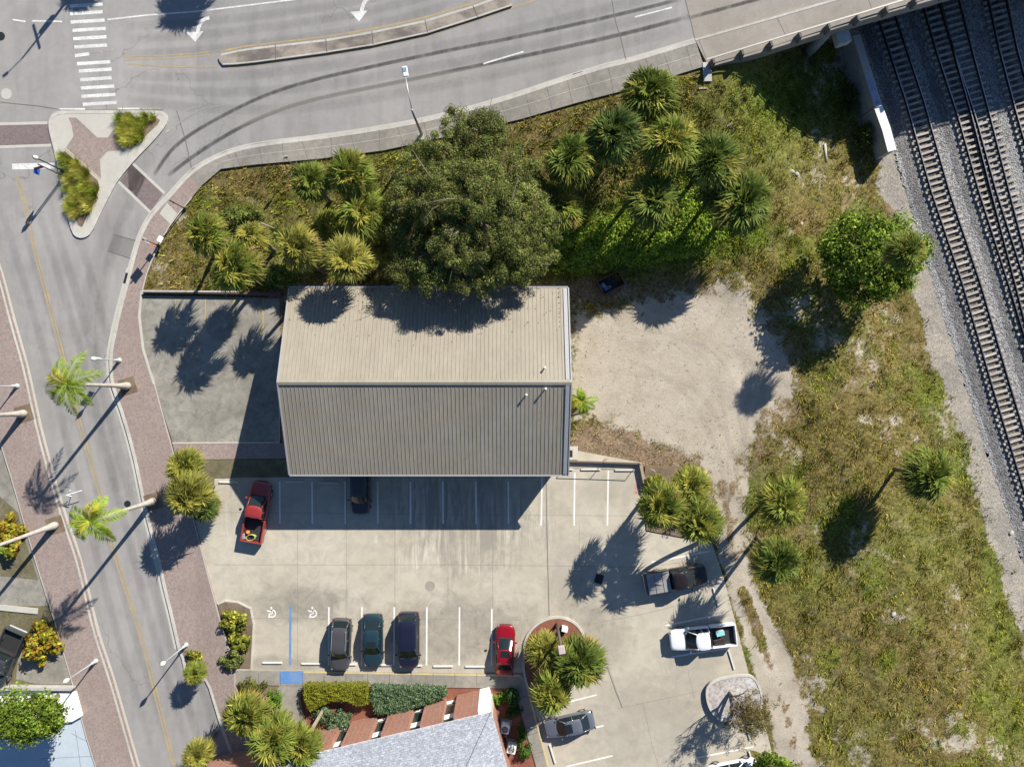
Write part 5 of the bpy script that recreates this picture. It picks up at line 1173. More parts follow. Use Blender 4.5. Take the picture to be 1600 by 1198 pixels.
# vines, grass ---------------------------------------------------------
def scatter(n, poly, r):
    q = np.array(poly, float); mn, mx = q.min(0), q.max(0); p = r.uniform(mn, mx, (n, 2)); d = seg_dist(p[:, 0], p[:, 1], poly); return p[d > 0]
def px2w(p):
    x = (p[:, 0] - 800) / PPM; y = (599 - p[:, 1]) / PPM; z = terrain(x, y)
    for _ in range(4): x = (p[:, 0] - 800) / PPM * (H - z) / H; y = (599 - p[:, 1]) / PPM * (H - z) / H; z = terrain(x, y)
    return x, y, z
r = np.random.default_rng(77)
VP = [(872, 350), (905, 360), (950, 345), (1000, 330), (1060, 305), (1100, 290), (1135, 300), (1150, 350), (1120, 385), (1050, 405), (985, 418), (930, 422), (872, 425), (865, 390)]
p = scatter(900, VP, r); x, y, z = px2w(p); hh = .35 + .35 * (np.sin(x * 1.4) * np.sin(y * 1.2 + 1) + 1) * .5
P, N = clump_points(np.stack([x, y, z + hh * .7], 1), .35 + .3 * r.random(len(x)), 46, r, .6)
tone = np.repeat(.7 + .6 * r.random((len(x), 1)), 46, 0); V, F, C = leaf_quads(P, N, .2 * (.6 + .8 * r.random(len(P))), palette(len(P), [(.20, .32, .03), (.27, .39, .035), (.12, .21, .02), (.34, .40, .06)], None, .2, r) * tone, .6, r)
tag(np_mesh('vines', V, F, C, M['leaf']), 'bright green vines and undergrowth on the bank right of the oak', 'undergrowth', None, 'stuff')
p = np.concatenate([scatter(170, [(1110, 130), (1200, 95), (1330, 55), (1345, 110), (1370, 190), (1345, 215), (1270, 190), (1200, 175), (1140, 165)], r), scatter(300, [(850, 260), (980, 230), (1090, 230), (1130, 260), (1190, 290), (1200, 350), (1100, 300), (860, 330)], r), scatter(200, [(590, 420), (860, 420), (890, 330), (890, 440), (600, 448)], r), scatter(160, [(300, 420), (340, 340), (440, 330), (520, 400), (580, 440), (440, 450), (300, 450)], r)]); x, y, z = px2w(p)
P, N = clump_points(np.stack([x, y, z + .2], 1), .28 + .3 * r.random(len(x)), 40, r, .6)
tone = np.repeat(.6 + .7 * r.random((len(x), 1)), 40, 0); V, F, C = leaf_quads(P, N, .16 * (.6 + .8 * r.random(len(P))), palette(len(P), [(.10, .14, .022), (.15, .19, .03), (.19, .19, .045)], None, .2, r) * tone, .6, r)
tag(np_mesh('weeds', V, F, C, M['leaf']), 'low weeds and creepers scattered over the road bank', 'weeds', None, 'stuff')
p = scatter(170, [(1240, 660), (1480, 560), (1560, 760), (1600, 900), (1640, 1230), (1290, 1230), (1230, 1010), (1180, 860), (1180, 740)], r); x, y, z = px2w(p); kq = r.random(len(x)) < sstep(.45, .6, vnoise(x, y, 5, 61)) + .08; x, y, z = x[kq], y[kq], z[kq]
x = np.concatenate([x, px2w(scatter(60, [(1490, 620), (1540, 760), (1590, 900), (1610, 900), (1555, 740), (1515, 600), (1480, 500), (1460, 500)], r))[0]]); 
pp_ = scatter(len(x), [(1240, 660), (1480, 560), (1560, 760), (1600, 900), (1640, 1230), (1290, 1230), (1230, 1010), (1180, 860), (1180, 740)], r); x, y, z = px2w(pp_)
P, N = clump_points(np.stack([x, y, z + .15], 1), .14 + .26 * r.random(len(x)) ** 2, 34, r, .7)
tone = np.repeat(.7 + .6 * r.random((len(x), 1)), 34, 0); V, F, C = leaf_quads(P, N, .13 * (.6 + .8 * r.random(len(P))), palette(len(P), [(.13, .19, .03), (.19, .23, .035), (.24, .2, .06), (.10, .14, .03)], None, .2, r) * tone, .5, r)
tag(np_mesh('field_weeds', V, F, C, M['leaf']), 'small leafy weeds dotted through the rough grass of the big field', 'weeds', None, 'stuff')
GP = [(300, 300), (345, 266), (400, 260), (500, 252), (600, 239), (700, 217), (815, 190), (900, 166), (985, 144), (1095, 116), (1130, 140), (1330, 55), (1345, 80), (1395, 245), (1425, 330), (1478, 470), (1528, 620), (1568, 760), (1600, 870), (1660, 1000), (1660, 1240), (1240, 1240), (1212, 1150), (1184, 1060), (1155, 980), (1133, 900), (1118, 850), (1125, 760), (1100, 725), (1005, 722), (892, 718), (892, 450), (455, 446), (430, 462), (425, 452), (228, 452), (238, 425), (256, 385), (272, 354), (290, 330)]
def blades(p, r, hmin, hmax, per, cols, wts, spread=.12, wd=.035, cl=None):
    x, y, z = px2w(p); n = len(x); X = np.repeat(x, per) + r.normal(size=n * per) * spread; Y = np.repeat(y, per) + r.normal(size=n * per) * spread; Z = np.repeat(z, per) - .02
    hgt = (hmin + (hmax - hmin) * np.repeat(r.random(n), per)) * (.6 + .6 * r.random(n * per)); az = r.random(n * per) * 6.283; lean = .35 + .8 * r.random(n * per)
    b = np.stack([X, Y, Z], 1); dx = np.stack([np.cos(az), np.sin(az), np.zeros_like(az)], 1); sd_ = np.stack([-np.sin(az), np.cos(az), np.zeros_like(az)], 1)
    tip = b + dx * (hgt * lean)[:, None]; tip[:, 2] += hgt; V = np.stack([b - sd_ * wd, b + sd_ * wd, tip], 1).reshape(-1, 3)
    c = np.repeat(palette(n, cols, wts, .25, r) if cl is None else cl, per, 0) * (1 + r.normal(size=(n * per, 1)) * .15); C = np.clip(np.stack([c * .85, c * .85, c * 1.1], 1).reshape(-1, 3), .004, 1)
    return V, np.arange(len(V)).reshape(-1, 3), C
p = scatter(330000, GP, r); x, y, z = px2w(p); zs = zones(p[:, 0], p[:, 1], x, y)
nz0 = vnoise(x, y, 1.2, 24, 3); nz = .5 + .5 * np.sin(x * .7 + 2 * np.sin(y * .45)) * np.sin(y * .6 + 1.5 * np.sin(x * .33)); nz2 = .5 + .5 * np.sin(x * 2.1 + y * 1.3 + 2 * np.sin(y * 1.7)) * np.sin(y * 2.3 - x * .8)
dens = (1 - np.clip(zs[0] * 1.9 - .25, 0, 1)) * (1 - zs[2]) * (1 - .97 * np.clip(zs[3] * 1.3, 0, 1)) * (.22 + .5 * nz * (.4 + nz2)) * (.6 + .8 * zs[1]); dens = dens * (.45 + 1.3 * sstep(.35, .65, nz0)); keep = r.random(len(x)) < np.clip(dens, 0, 1) * .75
p = p[keep]; lush = np.clip(zs[1][keep] * .8 + .35 * nz[keep] * nz2[keep] + r.normal(size=keep.sum()) * .15, 0, 1)[:, None]
ca = palette(len(p), [(.26, .21, .045), (.19, .175, .03), (.36, .30, .12), (.23, .14, .04)], [.33, .35, .12, .20], .2, r); cb = palette(len(p), [(.21, .26, .025), (.30, .32, .035), (.14, .20, .02)], None, .2, r)
xx_, yy_ = x[keep], y[keep]; tone = (.45 + 1.1 * sstep(.3, .7, vnoise(xx_, yy_, .9, 21, 3)) * (.5 + .5 * sstep(.3, .7, vnoise(xx_, yy_, 3.5, 22, 3))) + .25 * r.random(len(p)))[:, None]; lush = np.clip(lush + .35 * (sstep(.5, .65, vnoise(xx_, yy_, 1.4, 23, 3)) - .3)[:, None], 0, 1); ca = ca * tone; cb = cb * tone
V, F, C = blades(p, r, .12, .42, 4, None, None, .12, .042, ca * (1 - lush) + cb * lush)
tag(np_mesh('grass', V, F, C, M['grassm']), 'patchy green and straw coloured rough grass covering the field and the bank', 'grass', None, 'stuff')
sh = []
for poly, n in ((BED1, 70), (BED2, 120)):
    p = scatter(n, poly, r); sh.append(blades(p, r, .4, .72, 170, [(.34, .36, .045), (.25, .28, .035), (.42, .38, .08), (.16, .20, .03)], None, .13, .022))
off = 0; Vs, Fs, Cs = [], [], []
for V, F, C in sh: Vs.append(V); Fs.append(F + off); Cs.append(C); off += len(V)
V = np.concatenate(Vs); V[:, 2] += .15
tag(np_mesh('ornamental_grass', V, np.concatenate(Fs), np.concatenate(Cs), M['grassm']), 'tall fountain grass filling both beds of the brick corner island', 'grass', None, 'stuff')
p = np.concatenate([scatter(1500, [(0, 950), (74, 950), (92, 1000), (30, 1020), (0, 1068)], r), scatter(900, [(276, 720), (450, 719), (452, 742), (335, 744), (300, 752)], r), scatter(900, [(1128, 905), (1140, 905), (1158, 975), (1180, 1060), (1200, 1150), (1212, 1198), (1200, 1198), (1170, 1060), (1150, 980)], r), scatter(300, [(0, 776), (26, 800), (36, 838), (58, 905), (10, 880)], r)])
V, F, C = blades(p, r, .08, .2, 6, [(.2, .165, .06), (.14, .13, .04), (.11, .12, .03)], None, .1, .028)
tag(np_mesh('verge_grass', V, F, C, M['grassm']), 'short dry grass on the narrow verges beside the parking lots', 'grass', None, 'stuff')
# litter leaves and debris on the bare ground
p = scatter(2600, SAND, r); x, y, z = px2w(p); N = rnd_unit(len(x), r) * .2 + np.array([0, 0, 1.]); N /= np.linalg.norm(N, axis=1, keepdims=True)
kp = r.random(len(x)) < .35 + .6 * np.exp(-((p[:, 1] - 700) / 25) ** 2); V, F, C = leaf_quads(np.stack([x, y, z + .04], 1)[kp], N[kp], .10 * (.5 + r.random(kp.sum())), palette(kp.sum(), [(.14, .1, .06), (.2, .15, .1)]), .5, r)
tag(np_mesh('fallen_leaves', V, F, C, M['leaf']), 'small brown leaves and twigs strewn over the pale sand lot', 'leaf litter', None, 'stuff')
# ---------------------------------------------------------------- vehicles
def paint(name, c, metal=.0, rough=.28): 
    n = NT(name).obj(); f = n.noise(1.2, 3); return n.out(n.mix(f, mul(c, .9), mul(c, 1.1)), rough, metal, .5, .7)
def ring(xf, xr, w, bow=.12, tuck=.25):
    h = [(xf, 0), (xf - bow * .25, w * .5), (xf - bow, w * .86), (xf - bow - .22, w), ((xf + xr) / 2, w * 1.01), (xr + tuck, w * .985), (xr + tuck * .35, w * .86), (xr + .02, w * .5), (xr, 0)]
    return h + [(a, -b) for a, b in h[-2:0:-1]]
def vehicle(kind, cx, cy, dxy, L, Wd, hz, pm, name, label, cat, hood=.25, sunroof=False, rails=False, roofmat=None, load=None, cabm=None, grp='vehicles parked in the lot'):
    p = W(cx, cy, hz * .55); a = math.atan2(-dxy[1], dxy[0])
    e = empty(name, (p.x, p.y, .0), a, label, cat, grp)
    h = L / 2; w = Wd / 2; belt = hz * (.62 if kind != 'pickup' else .6); ht = belt - .06; truck = kind == 'pickup'
    xw = h - L * hood                       # windscreen base
    # lower body loft
    st = []
    if truck: us = [(-h, .90, .98 * belt)] ; xcab = xw - L * .37
    prof = ([(-h, .80), (-h + .05, .90), (-h + .25, .97), (-h + .9, 1.0)] if not truck else [(xcab, 1.0), (xcab + .1, 1.0)]) + [(0.3, 1.0), (h - 1.2, 1.0), (h - .5, .95), (h - .2, .87), (h - .05, .74), (h, .58)]
    prof = [q for i, q in enumerate(prof) if i == 0 or q[0] > prof[i - 1][0]]
    for x, f in prof:
        if x < xw: zt = belt if kind != 'sedan' or x > -h + .9 else belt - .03
        else: t = (x - xw) / (h - xw); zt = ht - .16 * t * t - (.10 if t > .97 else 0) - (.05 if truck and t > .97 else 0)
        if x < -h + .1 and not truck: zt -= .14
        ww = w * f; st.append((x, [(0, zt), (ww * .55, zt - .012), (ww * .86, zt - .05), (ww * .985, zt - .16), (ww, zt * .68), (ww * .99, .42), (ww * .93, .24), (0, .22)]))
    m = MB(); vs = []; n = 14
    for x, sc in st: vs += [(x, y, z) for y, z in sc] + [(x, -y, z) for y, z in sc[-2:0:-1]]
    fs = []
    for i in range(len(st) - 1):
        for k in range(n): j = (k + 1) % n; fs.append((i * n + k, i * n + n + k, i * n + n + j, i * n + j))
    fs.append(tuple(range(n))); fs.append(tuple(range(len(vs) - 1, len(vs) - n - 1, -1)))
    m.add(vs, fs); body = m.build('body', pm, e, True, 1)
    # cabin
    if kind == 'sedan': xr_b, xr_t, xf_t = -h + .5, -h + 1.18, xw - .72
    elif kind in ('suv', 'van'): xr_b, xr_t, xf_t = -h + .1, -h + .5, xw - (.62 if kind == 'suv' else .8)
    else: xr_b, xr_t, xf_t = xcab + .02, xcab + .2, xw - .72
    wb, wt = w * .90, w * (.72 if kind == 'sedan' else .76); b = ring(xw + .05, xr_b, wb, .22, .2); t = ring(xf_t, xr_t, wt, .14, .15)
    N = len(b); zr0 = hz - .05
    def strip(idx, nm, out=0.0, mat=M['carglass'], z0=belt - .05, k1=1.0):
        m = MB(); v = []
        for i in idx: v.append((b[i % N][0], b[i % N][1] * (1 + out), z0))
        for i in idx: v.append((b[i % N][0] + (t[i % N][0] - b[i % N][0]) * k1, (b[i % N][1] + (t[i % N][1] - b[i % N][1]) * k1) * (1 + out), z0 + (zr0 - z0) * k1))
        q = len(idx); m.add(v, [(i, i + 1, q + i + 1, q + i) for i in range(q - 1)]); return m.build(nm, mat, e, True)
    strip([14, 15, 0, 1, 2], 'windshield'); strip([6, 7, 8, 9, 10], 'rear_window'); strip([2, 3, 4, 5, 6], 'side_window'); strip([10, 11, 12, 13, 14], 'side_window')
    m = MB(); rl_ = xf_t - xr_t; top = [t, ring(xf_t - .08, xr_t + .07, wt * .93, .13, .12), ring(xf_t - .3 * rl_, xr_t + .3 * rl_, wt * .5, .03, .03)]; v = []
    for q, z in zip([[(x_ , y_ * 1.03) for x_, y_ in t]] + top[1:], (zr0 - .015, zr0 + .035, zr0 + .055)): v += [(x_, y_, z) for x_, y_ in q]
    f_ = [(k * N + i, k * N + (i + 1) % N, (k + 1) * N + (i + 1) % N, (k + 1) * N + i) for k in range(2) for i in range(N)] + [tuple(range(2 * N, 3 * N))]
    f_ = [tuple(reversed(q)) for q in f_] if False else f_
    m.add(v, f_); m.build('roof', roofmat or pm, e, True)
    for i in (2, 14, 6, 10): m = MB(); m.tube([(b[i][0], b[i][1] * 1.0, belt - .06), (t[i][0], t[i][1] * 1.02, zr0)], [.055, .045], 6); m.build('pillar', roofmat or pm, e, True)
    for sg in (1, -1): xx = (xf_t + xr_t) / 2; m = MB(); m.tube([(xx, sg * wb * .995, belt - .04), (xx, sg * wt * 1.02, zr0)], .035, 6); m.build('pillar', roofmat or pm, e, True)
    if sunroof: m = MB(); m.box((sunroof, 0, zr0 + .05), (.62, wt * 1.25, .03), 0, .01); m.build('sunroof', M['carglass'], e)
    if rails:
        for sg in (1, -1): m = MB(); m.tube([(xf_t - .3, sg * wt * .88, zr0 + .06), (xf_t - .4, sg * wt * .88, zr0 + .12), (xr_t + .4, sg * wt * .88, zr0 + .12), (xr_t + .3, sg * wt * .88, zr0 + .05)], .022, 6); m.build('roof_rail', M['steel'], e)
    wx = h * .60; wr = .34 if not truck else .38; proto = None
    for sx in (wx + .05, -wx + .02):
        for sg in (1, -1):
            if proto is None:
                m = MB(); m.tube([(0, -.11, 0), (0, -.09, 0), (0, .09, 0), (0, .11, 0)], [wr - .04, wr, wr, wr - .04], 20); q = m.build('wheel', M['rubber'], e); proto = q
                m = MB(); m.tube([(0, .1, 0), (0, .125, 0)], [wr * .62, wr * .55], 14); m.build('rim', M['rim'], q)
                q.location = (sx, sg * (w - .12), wr); 
                if sg < 0: q.rotation_euler = (0, 0, math.pi)
            else:
                q = proto.copy(); COL.objects.link(q); q.parent = e; q.location = (sx, sg * (w - .12), wr); q.rotation_euler = (0, 0, 0 if sg > 0 else math.pi)
                c = proto.children[0].copy(); COL.objects.link(c); c.parent = q
    for sg in (1, -1):
        m = MB(); m.box((h - .15, sg * w * .68, belt - .31), (.2, .3, .13), sg * -.6, .05); m.build('headlight', M['lamp'], e)
        m = MB(); m.box((-h + .09, sg * w * .80, belt - .22), (.14, .22, .2), sg * .4, .04); m.build('taillight', M['tail'], e)
        m = MB(); m.box((xw - .28, sg * (w + .09), belt + .02), (.14, .24, .15), sg * -.2, .04, .85); m.build('mirror', cabm or pm, e)
    m = MB(); m.box((xw + .04, 0, belt - .07), (.16, w * 1.5, .03), 0, .01); m.build('wiper_cowl', M['liner'], e)
    if truck:
        xb0, xb1 = -h, xcab - .02; zb = belt + .04; th = .13
        for sg in (1, -1): m = MB(); m.box(((xb0 + xb1) / 2, sg * (w - th / 2), (zb + .35) / 2), (xb1 - xb0, th, zb - .35), 0, .035); m.build('bed_side', pm, e)
        m = MB(); m.box((xb0 + .06, 0, (zb + .4) / 2), (.11, Wd - 2 * th + .02, zb - .4), 0, .03); m.build('tailgate', pm, e)
        m = MB(); m.box((xb0 - .05, 0, .5), (.14, Wd * .9, .16), 0, .04); m.build('bumper', M['steel'], e)
        m = MB(); m.box(((xb0 + xb1) / 2 + .03, 0, .62), (xb1 - xb0 - .1, Wd - 2 * th - .01, .06)); m.box((xb1 - .05, 0, .85), (.06, Wd - 2 * th - .01, zb - .66)); m.build('bed_floor', M['liner'], e)
        if load == 'cover':
            for k in range(3): m = MB(); lx = (xb1 - xb0 - .1) / 3; m.box((xb0 + .1 + lx * (k + .5), 0, zb + .02), (lx - .04, Wd - .14, .05), 0, .02); m.build('bed_cover', M['coverm'], e)
    else:
        m = MB(); m.box((-h + .04, 0, belt - .4), (.1, w * 1.2, .12), 0, .03); m.build('bumper', M['liner'], e)
    m = MB(); m.box((h - .03, 0, .52), (.08, w * 1.0, .2), 0, .03); m.build('grille', M['liner'], e)
    return e
M['coverm'] = m_plain('silver_cover', (.27, .26, .255), .5, .2)
red1, red2 = paint('faded_red_paint', (.25, .025, .022), 0, .4), paint('deep_red_paint', (.24, .004, .01), .2)
blk, gry = paint('black_paint', (.02, .022, .026), .1), paint('brown_grey_paint', (.09, .085, .088), .4)
tl, nav, slv, wht = paint('dark_teal_paint', (.018, .045, .058), .3), paint('navy_paint', (.014, .016, .035), .3), paint('steel_grey_paint', (.17, .185, .215), .5), paint('white_car_paint', (.68, .69, .72))
brn = paint('dark_brown_paint', (.020, .014, .012), .3)
t1 = vehicle('pickup', 400, 800, (17, -96), 5.6, 1.95, 1.7, red1, 'pickup_truck', 'red pickup parked half in the building shadow with tools in its open bed', 'pickup truck', .24)
vehicle('suv', 562, 764, (0, 1), 4.7, 1.85, 1.65, blk, 'parked_car', 'black car nosing out from under the metal roof eave into the shadow', 'car', .23)
vehicle('suv', 531.5, 1008, (-4, 80), 4.7, 1.85, 1.65, gry, 'parked_car', 'brownish grey car with roof rails, first from the left in the lower row', 'car', .25, rails=True)
vehicle('sedan', 582, 1001, (0, 1), 4.75, 1.85, 1.45, tl, 'parked_car', 'dark teal car with a black sunroof, second from the left in the lower row', 'car', .245, sunroof=.15)
vehicle('van', 638, 1001, (0, 1), 5.0, 1.98, 1.78, nav, 'parked_car', 'large navy black van with a long roof, third in the lower row', 'car', .2)
vehicle('sedan', 789, 1016, (2, -77), 4.55, 1.8, 1.45, red2, 'parked_car', 'shiny red car at the right end of the lower row', 'car', .27, sunroof=-.1)
t2 = vehicle('pickup', 1058, 905, (97, -16), 5.7, 1.98, 1.75, brn, 'pickup_truck', 'dark brown pickup with a silver panelled bed cover in the angled bays', 'pickup truck', .24, load='cover')
t3 = vehicle('pickup', 1099, 997, (-106, 12), 6.0, 2.0, 1.8, wht, 'pickup_truck', 'white pickup with an open black bed holding a turquoise box', 'pickup truck', .24)
vehicle('sedan', 890, 1133, (-77, 17), 4.6, 1.82, 1.42, slv, 'parked_car', 'steel grey car with a sunroof parked in the lower angled bays', 'car', .24, sunroof=.1)
vehicle('sedan', 1146, 1206, (72, -14), 4.6, 1.82, 1.42, wht, 'parked_car', 'white car cut off by the bottom edge of the photo', 'car', .24)
vehicle('pickup', 4, 1030, (-32, 74), 5.6, 1.95, 1.75, slv if False else paint('charcoal_paint', (.05, .055, .055), .3), 'pickup_truck', 'charcoal pickup cut off by the left edge, open bed facing the crotons', 'pickup truck', .24)
# things lying in the beds
def loose(name, mb, mats, loc, rz, label, cat, **k):
    o = mb.build(name, mats, **k); o.location = loc; o.rotation_euler = (0, 0, rz); return tag(o, label, cat)
p = W(1126, 990, 1.1); m = MB(); m.box((0, 0, .18), (.72, .42, .3), 0, .04); bx = m.build('cool_box', M['wwhite']); m = MB(); m.box((0, 0, .36), (.76, .46, .07), 0, .025); m.build('lid', M['teal'], bx)
bx.location = (p.x, p.y, .66); bx.rotation_euler = (0, 0, R(14)); tag(bx, 'cool box with a turquoise lid in the bed of the white pickup', 'cool box')
p = W(1124, 1004, .8); loose('folded_tarp', MB().box((0, 0, .1), (1.0, .7, .16), .1, .06), M['rust'], (p.x, p.y, .66), R(8), 'brown folded sheet on the floor of the white pickup bed', 'tarpaulin')
p = W(386.5, 832, .9); m = MB(); m.lathe((0, 0, 0), [(.0, 0), (.17, .0), (.2, .18), (.15, .3), (.05, .36), (.05, .42), (0, .43)], 12); loose('fuel_can', m, M['orange'], (p.x, p.y, .66), 0, 'round orange can in the bed of the red pickup', 'fuel can', smooth=True)
p = W(391, 840, .9); m = MB(); m.tube([(math.cos(t) * (.5 - t * .01), math.sin(t) * .26, .06 + t * .008) for t in np.linspace(0, 14, 60)], .03, 6); loose('hose', m, m_plain('yellow_hose', (.36, .38, .12), .6), (p.x, p.y, .66), .2, 'coiled yellow green hose in the bed of the red pickup', 'hose')
p = W(380, 838, .9); loose('crate', MB().box((0, 0, .12), (.3, .5, .24), 0, .03), M['grey'], (p.x, p.y, .66), .15, 'small grey crate in the bed of the red pickup', 'crate')

# ---------------------------------------------------------------- wheel stops
m = MB(); hx = .92
m.add([(-hx, -.085, 0), (hx, -.085, 0), (hx, .085, 0), (-hx, .085, 0), (-hx + .04, -.055, .13), (hx - .04, -.055, .13), (hx - .04, .055, .13), (-hx + .04, .055, .13)], [(0, 3, 2, 1), (4, 5, 6, 7), (0, 1, 5, 4), (1, 2, 6, 5), (2, 3, 7, 6), (3, 0, 4, 7)])
ws0 = m.build('wheel_stop', M['kerb'], bevel=.01); ws0.data.materials[0] = m_concrete('wheel_stop_concrete', (.48, .46, .42), (.52, .5, .47), .35, (.3, .28, .25), scale=3); first = True
for a, b, ang, lab in [(357, 753.5, -1, 'first wheel stop of the upper row, in sunlight left of the red pickup'), (460, 753, 0, 'shaded wheel stop in the second bay right of the red pickup'), (514, 754, 0, 'shaded wheel stop left of the black car'),
    (923, 733.5, 0, 'wheel stop in the first sunlit bay east of the metal roof'), (976, 734.5, 0, 'wheel stop in the last bay below the black railing'), (880, 733.5, 0, 'wheel stop mostly hidden under the south east roof corner'),
    (425, 1035.5, 0, 'wheel stop in the accessible bay left of the blue line'), (486, 1037, 0, 'wheel stop in the accessible bay right of the blue line'), (541, 1038, 0, 'wheel stop sticking out right of the grey car nose'), (598, 1039, 0, 'wheel stop between the teal car and the navy van'), (644, 1040, 0, 'wheel stop under the nose of the navy van'),
    (692, 1041, 0, 'wheel stop in the first empty bay right of the navy van'), (742, 1041.5, 0, 'wheel stop in the second empty bay left of the red car'),
    (1118.5, 933, -75, 'wheel stop crossed by a palm trunk shadow near the brown pickup'), (1143, 1031, -73, 'wheel stop below the tail of the white pickup'), (1168, 1141, -74, 'wheel stop below the gravel planter'), (1175, 1189, -74, 'wheel stop beside the white car at the bottom edge'),
    (852, 1133, -72, 'wheel stop under the nose of the steel grey car'), (863, 1178, -73, 'wheel stop in the empty bay below the steel grey car')]:
    o = ws0 if first else ws0.copy()
    if not first: COL.objects.link(o)
    first = False; p = W(a, b, .1); o.location = (p.x, p.y, .004); o.rotation_euler = (0, 0, R(ang)); tag(o, lab, 'wheel stop', 'concrete wheel stops')

# ---------------------------------------------------------------- lamps, posts, signs
def acorn_lamp(bx, by, h, label, dark=False, banner=0, arm=0):
    b = W(bx, by, .12); mt = M['dark'] if dark else M['lpole']; e = empty('street_lamp', b, 0, label, 'street lamp', 'acorn street lamps')
    m = MB(); m.lathe((0, 0, 0), [(.24, 0), (.24, .08), (.17, .16), (.13, .5), (.15, .56), (.085, .75), (.06, 1.0), (.05, h - .75), (.075, h - .72), (.075, h - .68)], 12); m.build('post', mt, e, True)
    m = MB(); m.lathe((0, 0, h - .68), [(.1, 0), (.13, .05), (.09, .09)], 12); m.build('lamp_base', mt, e, True)
    m = MB(); m.lathe((0, 0, h - .6), [(.1, 0), (.19, .14), (.2, .26), (.15, .42), (.07, .52), (0, .55)], 14); g = m.build('globe', M['globe'], e, True)
    m = MB(); m.lathe((0, 0, h - .06), [(.03, 0), (.05, .04), (.015, .1), (0, .2)], 8); m.build('finial', mt, g)
    if banner:
        m = MB(); m.tube([(0, 0, h - 1.0), (-.62, .2, h - 1.0)], .02, 6); m.tube([(0, 0, h - 2.0), (-.62, .2, h - 2.0)], .02, 6); m.build('banner_arm', mt, e)
        m = MB(); m.box((-.36, .115, h - 1.5), (.5, .02, .98), math.atan2(.2, -.62)); m.build('banner', m_plain('banner_%d' % banner, (.5, .5, .48) if banner == 1 else (.1, .2, .6), .7), e)
    return e
M['lpole'] = m_plain('pale_lamp_paint', (.42, .47, .47), .5, .2)
acorn_lamp(187, 563, 4.4, 'pale street lamp on the east pavement above the upper leaning palm', banner=1)
acorn_lamp(291, 1007, 4.7, 'pale street lamp on the east pavement beside the street planting bulb')
acorn_lamp(150, 1032, 4.7, 'pale street lamp on the west pavement near the garden wall')
acorn_lamp(27, 603, 4.6, 'pale green street lamp on the west pavement above the square tree pit')
acorn_lamp(103, 269, 4.5, 'black street lamp standing in the tall grass of the corner island', True)
sp = empty('sign_post', W(101, 276, .12), 0, 'black sign post in the corner island carrying a small blue sign', 'sign post', 'black sign posts')
m = MB(); m.lathe((0, 0, 0), [(.1, 0), (.06, .3), (.045, .4), (.045, 3.5), (.07, 3.55), (0, 3.75)], 10); m.build('post', M['dark'], sp, True)
m = MB(); m.box((-.35, -.1, 3.0), (.75, .03, .45), .28); s_ = m.build('sign_plate', m_plain('dark_red_sign', (.16, .04, .04), .6), sp)
m = MB(); m.box((-.75, -.33, 2.7), (.5, .05, .75), R(78), .01); s_ = m.build('sign_plate', m_plain('blue_sign', (.03, .12, .55), .5), sp); s_['label'] = 'blue sign plate with white arrow'
m = MB(); m.box((-.775, -.33, 2.8), (.28, .056, .07), R(78)); m.box((-.775, -.30, 2.62), (.2, .056, .07), R(78)); m.build('sign_symbol', M['wwhite'], s_)
def black_post(bx, by, h, label):
    e = empty('sign_post', W(bx, by, .1), 0, label, 'sign post', 'black sign posts')
    m = MB(); m.lathe((0, 0, 0), [(.15, 0), (.15, .07), (.08, .2), (.05, .35), (.045, h - .2), (.07, h - .15), (.06, h - .05), (0, h + .12)], 10); m.build('post', M['dark'], e, True)
    m = MB(); m.lathe((0, 0, h - .75), [(.06, 0), (.09, .05), (.09, .1), (.06, .15)], 10); m.build('collar', M['dark'], e, True); return e
e = black_post(289, 326, 2.9, 'upper black post at the edge of the brick footway beside the pale ramp pad')
e = black_post(248.5, 384, 2.9, 'lower black post with an orange and a white board at its foot')
m = MB(); m.box((0, 0, 2.3), (.78, .03, .78), R(-50)); o = m.build('sign_plate', M['grey'], e)
m = MB(); m.box((-.12, -.1, .85), (.5, .06, .42), R(-40)); o = m.build('orange_board', M['orange'], e)
m = MB()
hw, hd = .24, .3
m.box((.5, .45, .8), (.46, .55, .03), R(-28)); m.build('white_board', M['wwhite'], e)
m = MB(); m.tube([(.5, .45, 0), (.5, .45, .8)], .03, 6); m.build('board_stake', M['wood'], e)
# cobra head lamp
cl = empty('highway_lamp', WR(659, 210, .12), 0, 'tall grey highway lamp reaching over the wide road from beside the oak', 'street lamp')
b = cl.location; tp_ = W(643.5, 172, 8.3) - b; hd_ = W(633, 117, 8.9) - b
m = MB(); m.tube([(0, 0, 0), tuple(tp_)], [.14, .09], 10); m.build('post', M['grey'], cl, True)
m = MB(); m.tube([tuple(tp_ - Vector((0, 0, .3))), tuple(tp_.lerp(hd_, .3) + Vector((0, 0, .25))), tuple(hd_)], [.05, .04, .035], 8); m.build('arm', M['steel'], cl, True)
m = MB(); aa = math.atan2(hd_.y - tp_.y, hd_.x - tp_.x); m.box(tuple(hd_ + Vector((0, .25, 0))), (.85, .42, .14), aa, .07); hdo = m.build('lamp_head', M['wwhite'], cl)
m = MB(); m.box(tuple(hd_ + Vector((-.02, .38, .085))), (.34, .3, .04), aa, .01); m.build('sensor_cap', m_plain('blue_grey_cap', (.16, .25, .33), .4), hdo)
m = MB(); m.box((-.05, -.25, .05), (.5, .5, .1), 0); m.build('foot_plate', M['plate'], cl)
sp2 = empty('sign_post', WR(459, 259, .05), 0, 'slim post with a small white plate on the grey footway left of the two palms', 'sign post')
b = sp2.location; m = MB(); m.tube([(0, 0, 0), (0, 0, 2.6)], .035, 8); m.build('post', M['grey'], sp2, True)
m = MB(); m.box((0, .03, 2.3), (.4, .03, .5), .3); m.build('sign_plate', M['wwhite'], sp2)
